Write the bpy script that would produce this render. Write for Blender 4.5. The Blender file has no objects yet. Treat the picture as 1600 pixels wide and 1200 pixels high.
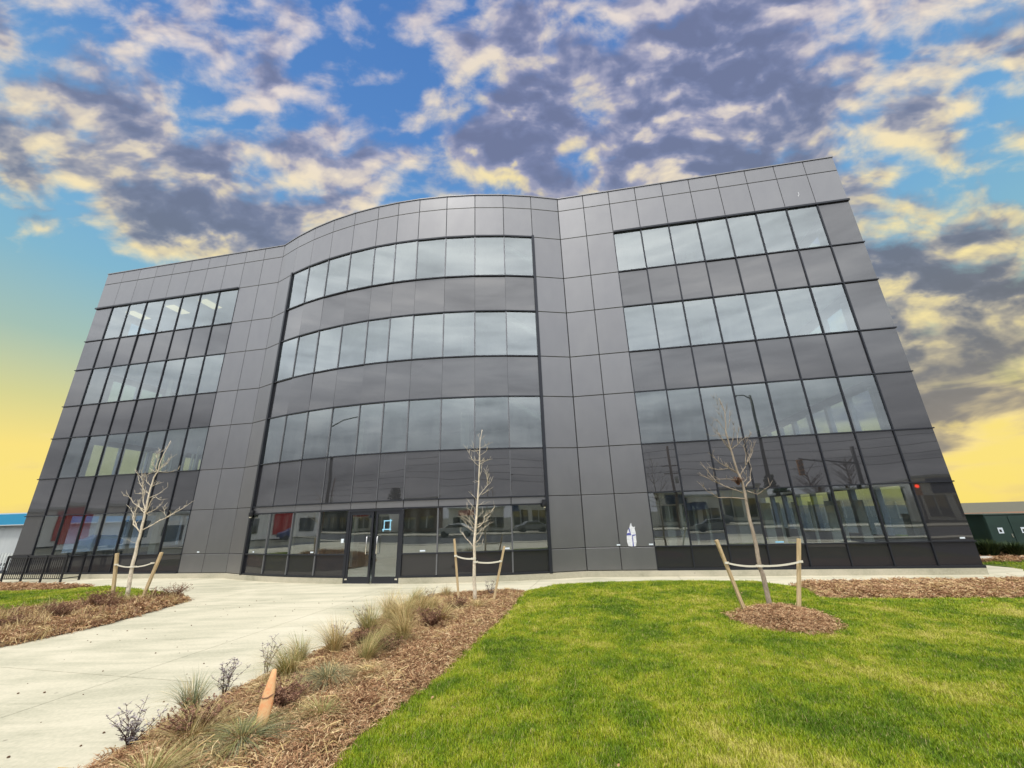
import bpy, math, random
import numpy as np
from mathutils import Vector, Matrix
R = math.radians
scene = bpy.context.scene
col = scene.collection

# ------------------------------------------------------------------ camera
cam = bpy.data.cameras.new('camera'); co = bpy.data.objects.new('camera', cam); col.objects.link(co)
cam.sensor_width = 36; cam.lens = 36*0.387; cam.clip_start = .05; cam.clip_end = 6000
pit, rol = R(18.435), R(1.749)
co.matrix_world = Matrix.Translation((0, 0, 2.1)) @ Matrix.Rotation(math.pi/2+pit, 4, 'X') @ Matrix.Rotation(-rol, 4, 'Z')
scene.camera = co
scene.render.resolution_x = 1024; scene.render.resolution_y = 768
vs = scene.view_settings; vs.view_transform = 'Standard'; vs.look = 'None'; vs.gamma = 1; vs.exposure = 0; vs.use_curve_mapping = False

# ------------------------------------------------------------------ node helper
class NT:
    def __init__(s, tree): s.t = tree; s.n = tree.nodes; s.l = tree.links
    def node(s, typ, **kw):
        n = s.n.new(typ)
        for k, v in kw.items():
            if k.startswith('i_'):
                key = k[2:]; key = int(key) if key.isdigit() else key.replace('_', ' ')
                s.set(n.inputs[key], v)
            else: setattr(n, k, v)
        return n
    def set(s, inp, v):
        if isinstance(v, bpy.types.NodeSocket): s.l.new(v, inp)
        elif isinstance(v, bpy.types.Node): s.l.new(v.outputs[0], inp)
        else:
            if inp.type == 'RGBA' and len(v) == 3: v = (*v, 1)
            inp.default_value = v
    def m(s, op, a, b=None, c=None, clamp=False):
        n = s.n.new('ShaderNodeMath'); n.operation = op; n.use_clamp = clamp
        s.set(n.inputs[0], a)
        if b is not None: s.set(n.inputs[1], b)
        if c is not None: s.set(n.inputs[2], c)
        return n.outputs[0]
    def v(s, op, a, b=None, out=0, scale=None):
        n = s.n.new('ShaderNodeVectorMath'); n.operation = op; s.set(n.inputs[0], a)
        if b is not None: s.set(n.inputs[1], b)
        if scale is not None: s.set(n.inputs['Scale'], scale)
        return n.outputs[out]
    def mix(s, f, a, b, mode='MIX'):
        n = s.n.new('ShaderNodeMix'); n.data_type = 'RGBA'; n.blend_type = mode
        s.set(n.inputs[0], f); s.set(n.inputs[6], a); s.set(n.inputs[7], b); return n.outputs[2]
    def ss(s, x, a, b, lo=0., hi=1.):
        n = s.n.new('ShaderNodeMapRange'); n.interpolation_type = 'SMOOTHSTEP'
        s.set(n.inputs[0], x)
        for i, q in enumerate((a, b, lo, hi)): s.set(n.inputs[i+1], q)
        return n.outputs[0]
    def ramp(s, x, stops):
        n = s.n.new('ShaderNodeValToRGB'); e = n.color_ramp.elements
        while len(e) < len(stops): e.new(.5)
        for el, (p, c) in zip(e, stops): el.position = p; el.color = (*c, 1) if len(c) == 3 else c
        s.set(n.inputs[0], x); return n.outputs[0]
    def noise(s, vec, scale, detail=4, rough=.5, dist=0., w=None):
        n = s.n.new('ShaderNodeTexNoise')
        if w is not None: n.noise_dimensions = '4D'; n.inputs['W'].default_value = w
        s.set(n.inputs['Vector'], vec); n.inputs['Scale'].default_value = scale
        n.inputs['Detail'].default_value = detail; n.inputs['Roughness'].default_value = rough; n.inputs['Distortion'].default_value = dist
        return n.outputs[0]

# ------------------------------------------------------------------ sky (world)
EXPO = .35; FRONT = 2**-EXPO; vs.exposure = EXPO
world = bpy.data.worlds.new('World'); scene.world = world; world.use_nodes = True
T = NT(world.node_tree); T.n.clear()
geo = T.node('ShaderNodeTexCoord').outputs['Generated']
dirn = T.v('NORMALIZE', geo)
sep = T.node('ShaderNodeSeparateXYZ', i_0=dirn)
dx, dy, dz = sep.outputs
zz = T.m('MAXIMUM', dz, 0.0)
# clouds are laid out on a stereographic chart of the northern sky
fwd = T.v('DOT_PRODUCT', dirn, (0, .94, .342), out=1)
den = T.m('MAXIMUM', T.m('ADD', fwd, .35), .05)
Pv = T.m('DIVIDE', T.v('DOT_PRODUCT', dirn, (0, -.342, .94), out=1), den)
P = T.node('ShaderNodeCombineXYZ', i_0=T.m('DIVIDE', dx, den), i_1=T.m('MULTIPLY', Pv, 1.55), i_2=0.0).outputs[0]
zc = T.m('ADD', zz, .25)
PB = T.node('ShaderNodeCombineXYZ', i_0=T.m('DIVIDE', dx, zc), i_1=T.m('DIVIDE', dy, zc), i_2=0.0).outputs[0]
# clear air: yellow horizon glow, teal, blue zenith
clear = T.ramp(zz, [(0, (.95, .74, .17)), (.13, (.94, .74, .20)), (.21, (.66, .64, .28)), (.31, (.37, .52, .44)), (.43, (.22, .46, .60)),
                    (.56, (.16, .39, .66)), (.75, (.09, .24, .56)), (1, (.055, .16, .46))])
# large banks and openings in the cloud cover
def blob(x, y, z, deg, amp):
    w = 1-math.cos(R(deg))
    d = T.v('DOT_PRODUCT', dirn, (x, y, z), out=1)
    e = T.m('EXPONENT', T.m('DIVIDE', T.m('SUBTRACT', d, 1.0), w))
    return T.m('MULTIPLY', e, amp)
SKYBLOBS = [
 (.32, .525, .789, 12, .10), (.53, .45, .72, 10, .08), (.15, .55, .82, 8, .04), (-.02, .615, .788, 7.5, .10), (.05, .50, .86, 6, .04),
 (-.627, .545, .556, 8, .09), (-.705, .448, .55, 7, .08), (-.506, .655, .561, 7, .10), (-.367, .667, .648, 5, .08),
 (.285, .648, .706, 7, .06), (.05, .70, .71, 7, .07), (.43, .597, .677, 8, .07), (.663, .535, .524, 8, .05), (.72, .605, .341, 7, .08), (.724, .661, .197, 6, .17),
 (.77, .637, .01, 2.6, .20), (.70, .60, .39, 4, .07),
 (-.26, .56, .785, 6.5, -.09), (-.18, .48, .86, 5, -.05), (-.43, .50, .75, 5, -.03),
 (-.76, .52, .40, 8, -.10), (-.767, .608, .205, 13, -.17), (.751, .451, .482, 4, -.12), (.771, .515, .374, 3, -.08), (.76, .643, .092, 2.6, -.18)]
bias = None
for b in SKYBLOBS:
    o = blob(*b); bias = o if bias is None else T.m('ADD', bias, o)
warp = T.v('ADD', P, T.v('SCALE', T.v('SUBTRACT', T.node('ShaderNodeTexNoise', i_Vector=P, i_Scale=6.0, i_Detail=2.0).outputs[1], (.5, .5, .5)), scale=.06))
LOW = T.ss(zz, .06, .34)
def dens(p, d=5):
    a = T.noise(p, 4.2, 2, .5)
    b = T.noise(p, 11.0, d, .52)
    hi = T.m('ADD', T.m('MULTIPLY', a, .46), T.m('MULTIPLY', b, .54))
    q = T.v('MULTIPLY', dirn, (5.5, 5.5, 17.0))
    lo = T.m('ADD', T.m('MULTIPLY', T.noise(q, 1.0, 5, .5, .4), .92), .02)
    return T.m('ADD', T.m('MULTIPLY', hi, LOW), T.m('MULTIPLY', lo, T.m('SUBTRACT', 1.0, LOW)))
d1 = T.m('ADD', dens(warp), T.m('ADD', bias, .0))
toward = (0.0, -.028, 0.0)
d2 = T.m('ADD', dens(T.v('ADD', warp, toward), 4), bias)
alpha = T.ss(d1, .435, .59)
thick = T.ss(d1, .47, .68)
edge = T.m('MULTIPLY', T.m('SUBTRACT', d1, d2), 8.5)
detail = T.m('MULTIPLY', T.m('SUBTRACT', T.noise(warp, 17.0, 3, .5, w=3.0), .5), 1.1)
broad = T.m('MULTIPLY', T.m('SUBTRACT', T.noise(warp, 5.5, 3, .5, w=8.0), .5), 1.9)
traw = T.m('ADD', T.m('ADD', T.m('SUBTRACT', .92, thick), edge), T.m('ADD', detail, broad))
tone = T.node('ShaderNodeMapRange', i_0=traw, i_1=-.50, i_2=1.42).outputs[0]
lit = T.ramp(zz, [(0, (.95, .70, .22)), (.25, (.95, .78, .34)), (.5, (.94, .78, .44)), (.64, (.90, .77, .58)), (.74, (.82, .72, .66)), (1, (.78, .70, .72))])
shd = T.ramp(zz, [(0, (.30, .25, .20)), (.25, (.17, .17, .19)), (.5, (.18, .205, .28)), (.72, (.19, .22, .36)), (1, (.18, .21, .37))])
mid = T.ramp(zz, [(0, (.60, .46, .22)), (.25, (.42, .37, .28)), (.5, (.38, .37, .38)), (.72, (.36, .36, .48)), (1, (.34, .35, .50))])
glow = T.m('ADD', T.m('ADD', blob(.05, .71, .70, 13, 1.0), blob(.70, .63, .35, 12, .8)), T.m('ADD', blob(-.50, .68, .53, 9, .75), blob(.52, .66, .54, 9, .5)), clamp=True)
lit = T.mix(glow, lit, (.97, .80, .36))
light = T.mix(.55, mid, lit)
dark = T.v('SCALE', shd, scale=.85)
k1 = T.mix(T.ss(tone, .02, .30), dark, shd)
k2 = T.mix(T.ss(tone, .22, .52), k1, mid)
k3 = T.mix(T.ss(tone, .44, .66), k2, light)
cl = T.mix(T.ss(tone, .60, .90), k3, lit)
front = T.mix(T.m('MULTIPLY', alpha, .95), clear, cl)
front = T.v('SCALE', front, scale=FRONT)
# the half of the sky behind the camera: plain grey overcast
n1 = T.m('ADD', T.m('MULTIPLY', T.noise(T.v('MULTIPLY', PB, (.8, 1.5, 1)), 2.2, 6, .55, .4), .55), T.m('MULTIPLY', T.noise(T.v('MULTIPLY', dirn, (3, 3, 26)), 1.0, 5, .6, .3), .45))
gr = T.ramp(zz, [(0, (.33, .33, .34)), (.09, (.26, .26, .27)), (.2, (.44, .445, .46)), (.34, (.80, .83, .86)), (.6, (1., 1.0, 1.0))  , (1, (1.0, 1.0, 1.0))])
grey = T.v('SCALE', T.mix(1.0, gr, T.ramp(n1, [(.36, (.42, .425, .435)), (.5, (.62, .625, .63)), (.64, (.84, .83, .81))]), 'MULTIPLY'), scale=2.3)
back = T.ss(dy, .32, .0)
skyc = T.mix(back, front, grey)
# below the horizon: dull ground colour
skyc = T.mix(T.ss(dz, 0.0, -.02), skyc, (.12, .12, .11))
bg1 = T.node('ShaderNodeBackground', i_Color=skyc, i_Strength=1.0)
sk = T.node('ShaderNodeTexSky', sky_type='NISHITA', sun_disc=False, sun_elevation=R(63), sun_rotation=R(205))
bg2 = T.node('ShaderNodeBackground', i_Color=sk.outputs[0], i_Strength=.004)
add = T.node('ShaderNodeAddShader', i_0=bg1, i_1=bg2)
T.node('ShaderNodeOutputWorld', i_Surface=add)

# ------------------------------------------------------------------ sun behind thin cloud, behind the camera
sl = bpy.data.lights.new('sun', 'SUN'); sl.energy = 1.5; sl.angle = R(10); sl.color = (1, .95, .86)
so = bpy.data.objects.new('sun', sl); col.objects.link(so)
saz, sel = R(205), R(63)      # from north (+y), clockwise
sd = Vector((math.sin(saz)*math.cos(sel), math.cos(saz)*math.cos(sel), math.sin(sel)))
so.rotation_euler = sd.to_track_quat('Z', 'Y').to_euler()

# ------------------------------------------------------------------ mesh helpers
class MB:
    def __init__(s): s.v = []; s.f = []
    def box(s, a, b, M=None, bev=0):
        (x0, y0, z0), (x1, y1, z1) = a, b
        vs = [(x0,y0,z0),(x1,y0,z0),(x1,y1,z0),(x0,y1,z0),(x0,y0,z1),(x1,y0,z1),(x1,y1,z1),(x0,y1,z1)]
        if M is not None: vs = [tuple(M @ Vector(q)) for q in vs]
        k = len(s.v); s.v += vs
        s.f += [tuple(k+i for i in q) for q in ((0,3,2,1),(4,5,6,7),(0,1,5,4),(1,2,6,5),(2,3,7,6),(3,0,4,7))]
        return s
    def tube(s, pts, rad, n=6, cap=True):
        pts = [Vector(q) for q in pts]; rr = rad if isinstance(rad, (list, tuple)) else [rad]*len(pts)
        k = len(s.v); up = None
        for i, p in enumerate(pts):
            t = (pts[min(i+1, len(pts)-1)]-pts[max(i-1, 0)]).normalized()
            if up is None: up = t.orthogonal().normalized()
            a = (up-t*up.dot(t)).normalized(); up = a; b = t.cross(a)
            for j in range(n):
                an = 2*math.pi*j/n; s.v.append(tuple(p+(a*math.cos(an)+b*math.sin(an))*rr[i]))
        for i in range(len(pts)-1):
            for j in range(n):
                s.f.append((k+i*n+j, k+i*n+(j+1)%n, k+(i+1)*n+(j+1)%n, k+(i+1)*n+j))
        if cap: s.f.append(tuple(k+j for j in range(n))[::-1]); s.f.append(tuple(k+(len(pts)-1)*n+j for j in range(n)))
        return s
    def prism(s, poly, z0, z1):
        k = len(s.v); n = len(poly)
        s.v += [(x, y, z0) for x, y in poly]+[(x, y, z1) for x, y in poly]
        s.f += [tuple(k+i for i in range(n))[::-1], tuple(k+n+i for i in range(n))]
        s.f += [(k+i, k+(i+1)%n, k+n+(i+1)%n, k+n+i) for i in range(n)]
        return s
    def lathe(s, prof, n=16, c=(0, 0, 0)):
        k = len(s.v)
        for r, z in prof:
            for j in range(n): s.v.append((c[0]+r*math.cos(2*math.pi*j/n), c[1]+r*math.sin(2*math.pi*j/n), c[2]+z))
        for i in range(len(prof)-1):
            for j in range(n): s.f.append((k+i*n+j, k+i*n+(j+1)%n, k+(i+1)*n+(j+1)%n, k+(i+1)*n+j))
        return s
    def mesh(s, name, mat=None, smooth=False):
        me = bpy.data.meshes.new(name); me.from_pydata(s.v, [], s.f); me.update()
        if mat: me.materials.append(mat)
        if smooth: me.polygons.foreach_set('use_smooth', [True]*len(me.polygons))
        return me
    def build(s, name, mat, parent=None, smooth=False, bevel=0):
        o = bpy.data.objects.new(name, s.mesh(name, mat, smooth)); col.objects.link(o); o.parent = parent
        if bevel:
            b = o.modifiers.new('bevel', 'BEVEL'); b.width = bevel; b.segments = 2; b.limit_method = 'ANGLE'
        return o
def inst(name, me, parent=None, loc=(0, 0, 0), rz=0):
    o = bpy.data.objects.new(name, me); col.objects.link(o); o.parent = parent; o.location = loc; o.rotation_euler = (0, 0, rz); return o
def empty(name, loc=(0, 0, 0), rz=0):
    o = bpy.data.objects.new(name, None); o.empty_display_size = .2; col.objects.link(o); o.location = loc; o.rotation_euler = (0, 0, rz); return o
def tag(o, label=None, cat=None, group=None, kind=None):
    if label: o['label'] = label
    if cat: o['category'] = cat
    if group: o['group'] = group
    if kind: o['kind'] = kind
    return o

# ------------------------------------------------------------------ materials
def mat(name, build=None, base=None, rough=.5, metal=0., **kw):
    m = bpy.data.materials.new(name); m.use_nodes = True; t = NT(m.node_tree); t.n.clear()
    out = t.node('ShaderNodeOutputMaterial')
    if build: sh = build(t)
    else:
        p = t.node('ShaderNodeBsdfPrincipled'); t.set(p.inputs['Base Color'], base); p.inputs['Roughness'].default_value = rough; p.inputs['Metallic'].default_value = metal
        for k, v in kw.items(): t.set(p.inputs[k.replace('_', ' ')], v)
        sh = p.outputs[0]
    t.l.new(sh, out.inputs[0]); return m
def princ(t, base, rough=.5, metal=0., normal=None, **kw):
    p = t.node('ShaderNodeBsdfPrincipled'); t.set(p.inputs['Base Color'], base); t.set(p.inputs['Roughness'], rough); t.set(p.inputs['Metallic'], metal)
    if normal is not None: t.set(p.inputs['Normal'], normal)
    for k, v in kw.items(): t.set(p.inputs[k.replace('_', ' ')], v)
    return p.outputs[0]
def bump(t, h, strength=.3, dist=.01):
    return t.node('ShaderNodeBump', i_Height=h, i_Strength=strength, i_Distance=dist).outputs[0]
def obj(t): return t.node('ShaderNodeTexCoord').outputs['Object']
def wpos(t): return t.node('ShaderNodeNewGeometry').outputs['Position']
def orand(t): return t.node('ShaderNodeObjectInfo').outputs['Random']
def irand(t): return t.node('ShaderNodeNewGeometry').outputs['Random Per Island']

def m_panel(t):
    p = wpos(t); r = orand(t)
    v = t.m('ADD', t.m('MULTIPLY', r, .07), .965)
    n = t.noise(p, .8, 4, .6); n2 = t.noise(t.v('MULTIPLY', p, (2, 2, .8)), 1.5, 3, .5)
    c = t.mix(1.0, (.228, .229, .240), t.ramp(t.m('ADD', t.m('MULTIPLY', n, .6), t.m('MULTIPLY', n2, .4)), [(.3, (.94, .94, .95)), (.7, (1.05, 1.05, 1.04))]), 'MULTIPLY')
    c = t.v('SCALE', c, scale=v)
    b = bump(t, t.noise(t.v('ADD', p, t.node('ShaderNodeCombineXYZ', i_0=t.m('MULTIPLY', r, 50.)).outputs[0]), .9, 1, .3), .25, .02)
    return princ(t, c, t.m('ADD', t.m('MULTIPLY', n, .06), .35), .80, b)
def glass_like(col_trans, f0, waviness, tint=(.93, .97, 1.0), opaque=None):
    def f(t):
        p = wpos(t); r = orand(t)
        off = t.node('ShaderNodeCombineXYZ', i_0=t.m('MULTIPLY', r, 40.), i_1=t.m('MULTIPLY', r, 17.)).outputs[0]
        h = t.noise(t.v('ADD', t.v('MULTIPLY', p, (1, 1, 1.3)), off), .55, 1, .3)
        b = bump(t, h, waviness, .05)
        g_ = t.node('ShaderNodeNewGeometry')
        c_ = t.m('ABSOLUTE', t.v('DOT_PRODUCT', b, g_.outputs['Incoming'], out=1))
        fr = t.m('MULTIPLY_ADD', t.m('POWER', t.m('SUBTRACT', 1.0, c_, clamp=True), 5.0), 1-f0, f0)
        if not opaque: fr = t.m('MULTIPLY', fr, t.m('SUBTRACT', 1.0, g_.outputs['Backfacing']))
        dirt = t.noise(t.v('MULTIPLY', p, (3, 3, .7)), 1.2, 5, .6)
        g = t.node('ShaderNodeBsdfAnisotropic', i_Color=tint, i_Roughness=0.015, i_Normal=b).outputs[0]
        if opaque: tr = princ(t, opaque, .5)
        else:
            a = t.node('ShaderNodeBsdfTransparent', i_Color=col_trans).outputs[0]
            d = t.node('ShaderNodeBsdfDiffuse', i_Color=(.35, .38, .38)).outputs[0]
            tr = t.node('ShaderNodeMixShader', i_0=t.ss(dirt, .35, .8, .01, .07), i_1=a, i_2=d).outputs[0]
        return t.node('ShaderNodeMixShader', i_0=fr, i_1=tr, i_2=g).outputs[0]
    return f
def m_concrete(t, base=(.57, .535, .425)):
    p = wpos(t)
    a = t.noise(p, .35, 6, .6, .5); b = t.noise(t.v('MULTIPLY', p, (.5, 2.6, 1)), .8, 6, .65, .6); c = t.noise(p, 22, 5, .6); d = t.noise(p, 160, 2, .6)
    s = t.m('ADD', t.m('ADD', t.m('MULTIPLY', a, .35), t.m('MULTIPLY', b, .45)), t.m('MULTIPLY', c, .2))
    k = t.mix(1.0, base, t.ramp(s, [(.36, (.62, .63, .58)), (.45, (.84, .85, .80)), (.53, (1.02, 1.01, .97)), (.66, (1.16, 1.15, 1.14))]), 'MULTIPLY')
    k = t.mix(t.ss(d, .62, .75, 0, .25), k, (.2, .19, .17))
    spots = t.node('ShaderNodeTexVoronoi', i_Vector=p, i_Scale=1.7)
    k = t.mix(t.ss(spots.outputs['Distance'], .045, .02, 0, .55), k, (.14, .12, .1))
    return princ(t, k, .85, 0, bump(t, t.m('ADD', c, t.m('MULTIPLY', d, .5)), .35, .004), Specular_IOR_Level=.3)
def m_soil(t):
    p = wpos(t); n = t.noise(p, 14, 6, .7); n2 = t.noise(p, 60, 4, .7)
    return princ(t, t.ramp(t.m('ADD', t.m('MULTIPLY', n, .5), t.m('MULTIPLY', n2, .5)), [(.3, (.04, .022, .014)), (.5, (.14, .08, .045)), (.7, (.30, .19, .10))]), .95, 0, bump(t, n2, .8, .03))
def grass_col(t):
    p = wpos(t)
    big = t.noise(p, .75, 3, .5, .4); mid = t.noise(p, 3.0, 4, .6, .3); r = irand(t)
    s = t.m('ADD', t.m('ADD', t.m('MULTIPLY', big, .48), t.m('MULTIPLY', mid, .40)), t.m('MULTIPLY', r, .13))
    return t.ramp(s, [(.38, (.085, .165, .005)), (.45, (.165, .26, .007)), (.51, (.255, .335, .010)), (.57, (.37, .39, .022)), (.65, (.58, .52, .14))])
def m_grass(t):
    return princ(t, t.mix(t.ss(irand(t), .90, .95), grass_col(t), (.42, .34, .16)), .55, 0, Specular_IOR_Level=.25)
def m_lawnbase(t):
    n = t.noise(wpos(t), 60, 4, .6)
    return princ(t, t.mix(1.0, grass_col(t), t.ramp(n, [(.3, (.30, .27, .22)), (.7, (.8, .72, .6))]), 'MULTIPLY'), .95)
def m_chip(t):
    p = wpos(t); r = irand(t); n = t.noise(p, 2.4, 4, .65)
    s = t.m('ADD', t.m('MULTIPLY', r, .62), t.m('MULTIPLY', n, .52))
    return princ(t, t.ramp(s, [(.12, (.10, .045, .022)), (.36, (.27, .135, .065)), (.58, (.44, .26, .13)), (.78, (.60, .42, .23)), (1., (.74, .60, .38))]), .85)
def m_bark(t, base=(.42, .35, .25)):
    p = wpos(t); n = t.noise(t.v('MULTIPLY', p, (1, 1, .35)), 40, 4, .6); n2 = t.noise(p, 5, 3, .6)
    return princ(t, t.mix(1.0, base, t.ramp(t.m('ADD', t.m('MULTIPLY', n, .6), t.m('MULTIPLY', n2, .4)), [(.3, (.5, .48, .45)), (.65, (1.15, 1.12, 1.1))]), 'MULTIPLY'), .85, 0, bump(t, n, .5, .005))
def m_wood(t):
    p = obj(t); n = t.noise(t.v('MULTIPLY', p, (18, 18, 1.2)), 3, 4, .6)
    return princ(t, t.ramp(n, [(.3, (.38, .27, .14)), (.7, (.68, .53, .31))]), .8, 0, bump(t, n, .3, .004))
def blades(c0, c1, c2):
    def f(t):
        r = irand(t); n = t.noise(wpos(t), 7, 3, .6)
        return princ(t, t.ramp(t.m('ADD', t.m('MULTIPLY', r, .7), t.m('MULTIPLY', n, .3)), [(.2, c0), (.5, c1), (.85, c2)]), .7, Specular_IOR_Level=.2)
    return f
M = {}
M['panel'] = mat('charcoal_metal_panel', m_panel)
M['joint'] = mat('joint_black', base=(.012, .012, .014), rough=.7)
M['mullion'] = mat('dark_aluminium', base=(.030, .033, .042), rough=.38, metal=.5)
M['mullion_light'] = mat('grey_aluminium', base=(.16, .165, .18), rough=.4, metal=.5)
M['glass'] = mat('vision_glass', glass_like((.74, .79, .78), .27, .07, (.90, .97, 1.0)))
M['glass_ground'] = mat('ground_glass', glass_like((.78, .83, .82), .25, .07, (.92, .97, 1.0)))
M['spandrel'] = mat('spandrel_glass', glass_like(None, .125, .09, (.98, .98, 1.0), (.007, .007, .010)))
M['clear'] = mat('clear_glass', glass_like((.66, .74, .88), .04, .03))
M['sillglass'] = mat('sill_glass', glass_like(None, .035, .06, (.98, .98, 1.0), (.006, .006, .010)))
M['concrete'] = mat('concrete_paving', m_concrete)
M['curb'] = mat('concrete_curb', lambda t: m_concrete(t, (.46, .43, .35)))
M['soil'] = mat('mulch_soil', m_soil)
M['lawn'] = mat('lawn_soil', m_lawnbase)
M['grass'] = mat('grass_blade', m_grass)
M['chip'] = mat('wood_mulch', m_chip)
M['bark_pale'] = mat('pale_bark', lambda t: m_bark(t, (.76, .69, .55)))
M['bark_grey'] = mat('grey_bark', lambda t: m_bark(t, (.38, .32, .25)))
M['wood'] = mat('stake_wood', m_wood)
M['strap'] = mat('strap_webbing', base=(.72, .68, .56), rough=.8)
M['asphalt'] = mat('asphalt', lambda t: princ(t, t.ramp(t.noise(wpos(t), 8, 6, .7), [(.3, (.035, .035, .038)), (.7, (.07, .07, .07))]), .9))
M['earth'] = mat('rough_grass_ground', lambda t: princ(t, t.ramp(t.noise(wpos(t), .6, 8, .7), [(.3, (.08, .08, .06)), (.7, (.15, .14, .10))]), .95))
M['slab'] = mat('floor_slab', base=(.35, .35, .34), rough=.8)
M['ceiling'] = mat('ceiling_white', base=(.62, .64, .63), rough=.8)
M['inwall'] = mat('interior_wall', base=(.55, .57, .56), rough=.8)
M['steel'] = mat('stainless_steel', base=(.75, .74, .72), rough=.25, metal=1.)
M['tape'] = mat('blue_tape', base=(.28, .60, .82), rough=.6)
M['sticker'] = mat('label_white', base=(.70, .78, .85), rough=.5)
M['film_white'] = mat('film_white', lambda t: princ(t, t.mix(t.ss(t.noise(wpos(t), 14, 3, .6), .45, .56), (.78, .79, .82), (.66, .68, .72)), .4))
M['film_blue'] = mat('film_blue', base=(.10, .11, .38), rough=.4)
M['black'] = mat('black_paint', base=(.012, .013, .017), rough=.4)
M['green'] = mat('dark_green_enamel', lambda t: princ(t, t.ramp(t.noise(wpos(t), 2, 4, .6), [(.3, (.018, .040, .034)), (.7, (.026, .056, .046))]), .4))
M['stone'] = mat('pale_stone', lambda t: princ(t, t.ramp(t.noise(wpos(t), 12, 5, .6), [(.3, (.36, .33, .27)), (.7, (.66, .62, .55))]), .9))
M['white_wall'] = mat('white_siding', lambda t: princ(t, t.ramp(t.noise(t.v('MULTIPLY', wpos(t), (1, 1, .2)), 1.5, 4, .6), [(.3, (.50, .53, .53)), (.7, (.62, .65, .64))]), .7))
M['blue_trim'] = mat('blue_fascia', base=(.03, .30, .52), rough=.4)
M['orange'] = mat('faded_orange', lambda t: princ(t, t.ramp(t.m('ADD', t.m('MULTIPLY', t.noise(obj(t), 9, 3, .6), .7), t.m('MULTIPLY', t.noise(obj(t), 40, 3, .6), .3)), [(.35, (.60, .44, .24)), (.5, (.64, .38, .18)), (.62, (.66, .28, .12))]), .75))
M['straw'] = mat('straw_blades', blades((.26, .17, .07), (.56, .41, .18), (.78, .64, .36)))
M['olive'] = mat('olive_blades', blades((.12, .14, .035), (.28, .29, .10), (.55, .46, .20)))
M['blue_green'] = mat('grey_green_blades', blades((.10, .13, .07), (.22, .25, .14), (.42, .40, .24)))
M['twig'] = mat('purple_brown_twigs', blades((.05, .028, .03), (.11, .065, .06), (.22, .15, .13)))
M['dryleaf'] = mat('dry_leaves', blades((.20, .17, .18), (.36, .32, .32), (.52, .47, .42)))
M['deadbrown'] = mat('brown_stalks', blades((.09, .04, .028), (.20, .10, .065), (.38, .23, .14)))
M['evergreen'] = mat('evergreen_needles', blades((.012, .026, .012), (.035, .06, .02), (.09, .12, .04)))
# ================================================================== SETTING: ground
def sheet(name, pts, z, m, kind='structure'):
    b = MB(); b.v = [(x, y, z) for x, y in pts]; b.f = [tuple(range(len(pts)))]
    return tag(b.build(name, m), kind=kind)
sheet('ground', [(-1500, -1500), (1500, -1500), (1500, 1500), (-1500, 1500)], -.13, M['earth'])
sheet('road', [(-400, -24), (400, -24), (400, -6.5), (-400, -6.5)], -.10, M['asphalt'])
tag(MB().box((-300, -30, -.12), (300, -24.1, .02)).build('far_pavement', M['curb']), kind='structure')
tag(MB().box((-60, -6.4, -.12), (60, -4.6, .02)).build('near_pavement', M['curb']), kind='structure')
# yard bedding under the slabs
sheet('paving_base', [(-40, -4.5), (25, -4.5), (25, 40), (-40, 40)], -.07, M['joint'])

# concrete walk: separate slabs with open joints
walk = tag(empty('walkway', (0, 0, 0)), kind='structure')
def clip(poly, a, b, c):   # keep a*x+b*y <= c
    out = []
    for i in range(len(poly)):
        p, q = poly[i], poly[(i+1) % len(poly)]
        fp, fq = a*p[0]+b*p[1]-c, a*q[0]+b*q[1]-c
        if fp <= 0: out.append(p)
        if (fp < 0 < fq) or (fq < 0 < fp):
            t = fp/(fp-fq); out.append((p[0]+(q[0]-p[0])*t, p[1]+(q[1]-p[1])*t))
    return out
region = [(-34, -4.5), (16.4, -4.5), (16.4, 16.2), (2.6, 17.6), (-1, 16.8), (-12, 20), (-34, 24)]
th = R(-13.3); ux, uy = math.cos(th), math.sin(th); vx, vy = -uy, ux
o0 = (-3.9, 6.45); g = .006; stp = 4.6
ou = -6.05*ux+6.3*uy; ov = o0[0]*vx+o0[1]*vy
for i in range(-10, 9):
    for j in range(-5, 6):
        u0 = ou+i*stp; v0 = ov+j*stp
        q = region
        q = clip(q, -ux, -uy, -(u0+g)); q = clip(q, ux, uy, u0+stp-g) if q else q
        q = clip(q, -vx, -vy, -(v0+g)) if q else q; q = clip(q, vx, vy, v0+stp-g) if q else q
        if len(q) < 3: continue
        MB().prism(q, -.06, 0).build('slab', M['concrete'], walk)

# planted shapes
def smooth_closed(pts, n=6):
    out = []; L = len(pts)
    for i in range(L):
        p0, p1, p2, p3 = [Vector((*pts[(i+k-1) % L], 0)) for k in range(4)]
        for j in range(n):
            t = j/n
            q = .5*((2*p1)+(-p0+p2)*t+(2*p0-5*p1+4*p2-p3)*t*t+(-p0+3*p1-3*p2+p3)*t**3)
            out.append((q.x, q.y))
    return out
def inside(p, poly):
    c = False; x, y = p; j = len(poly)-1
    for i in range(len(poly)):
        xi, yi = poly[i]; xj, yj = poly[j]
        if (yi > y) != (yj > y) and x < (xj-xi)*(y-yi)/(yj-yi)+xi: c = not c
        j = i
    return c
def edge_dist(P, poly):
    A = np.array(poly); B = np.roll(A, -1, 0); d = B-A
    t = np.clip(((P[:, None, :]-A[None])*d[None]).sum(2)/(d*d).sum(1)[None], 0, 1)
    return np.sqrt((((A[None]+t[..., None]*d[None])-P[:, None, :])**2).sum(2)).min(1)
from mathutils.geometry import delaunay_2d_cdt
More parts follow.
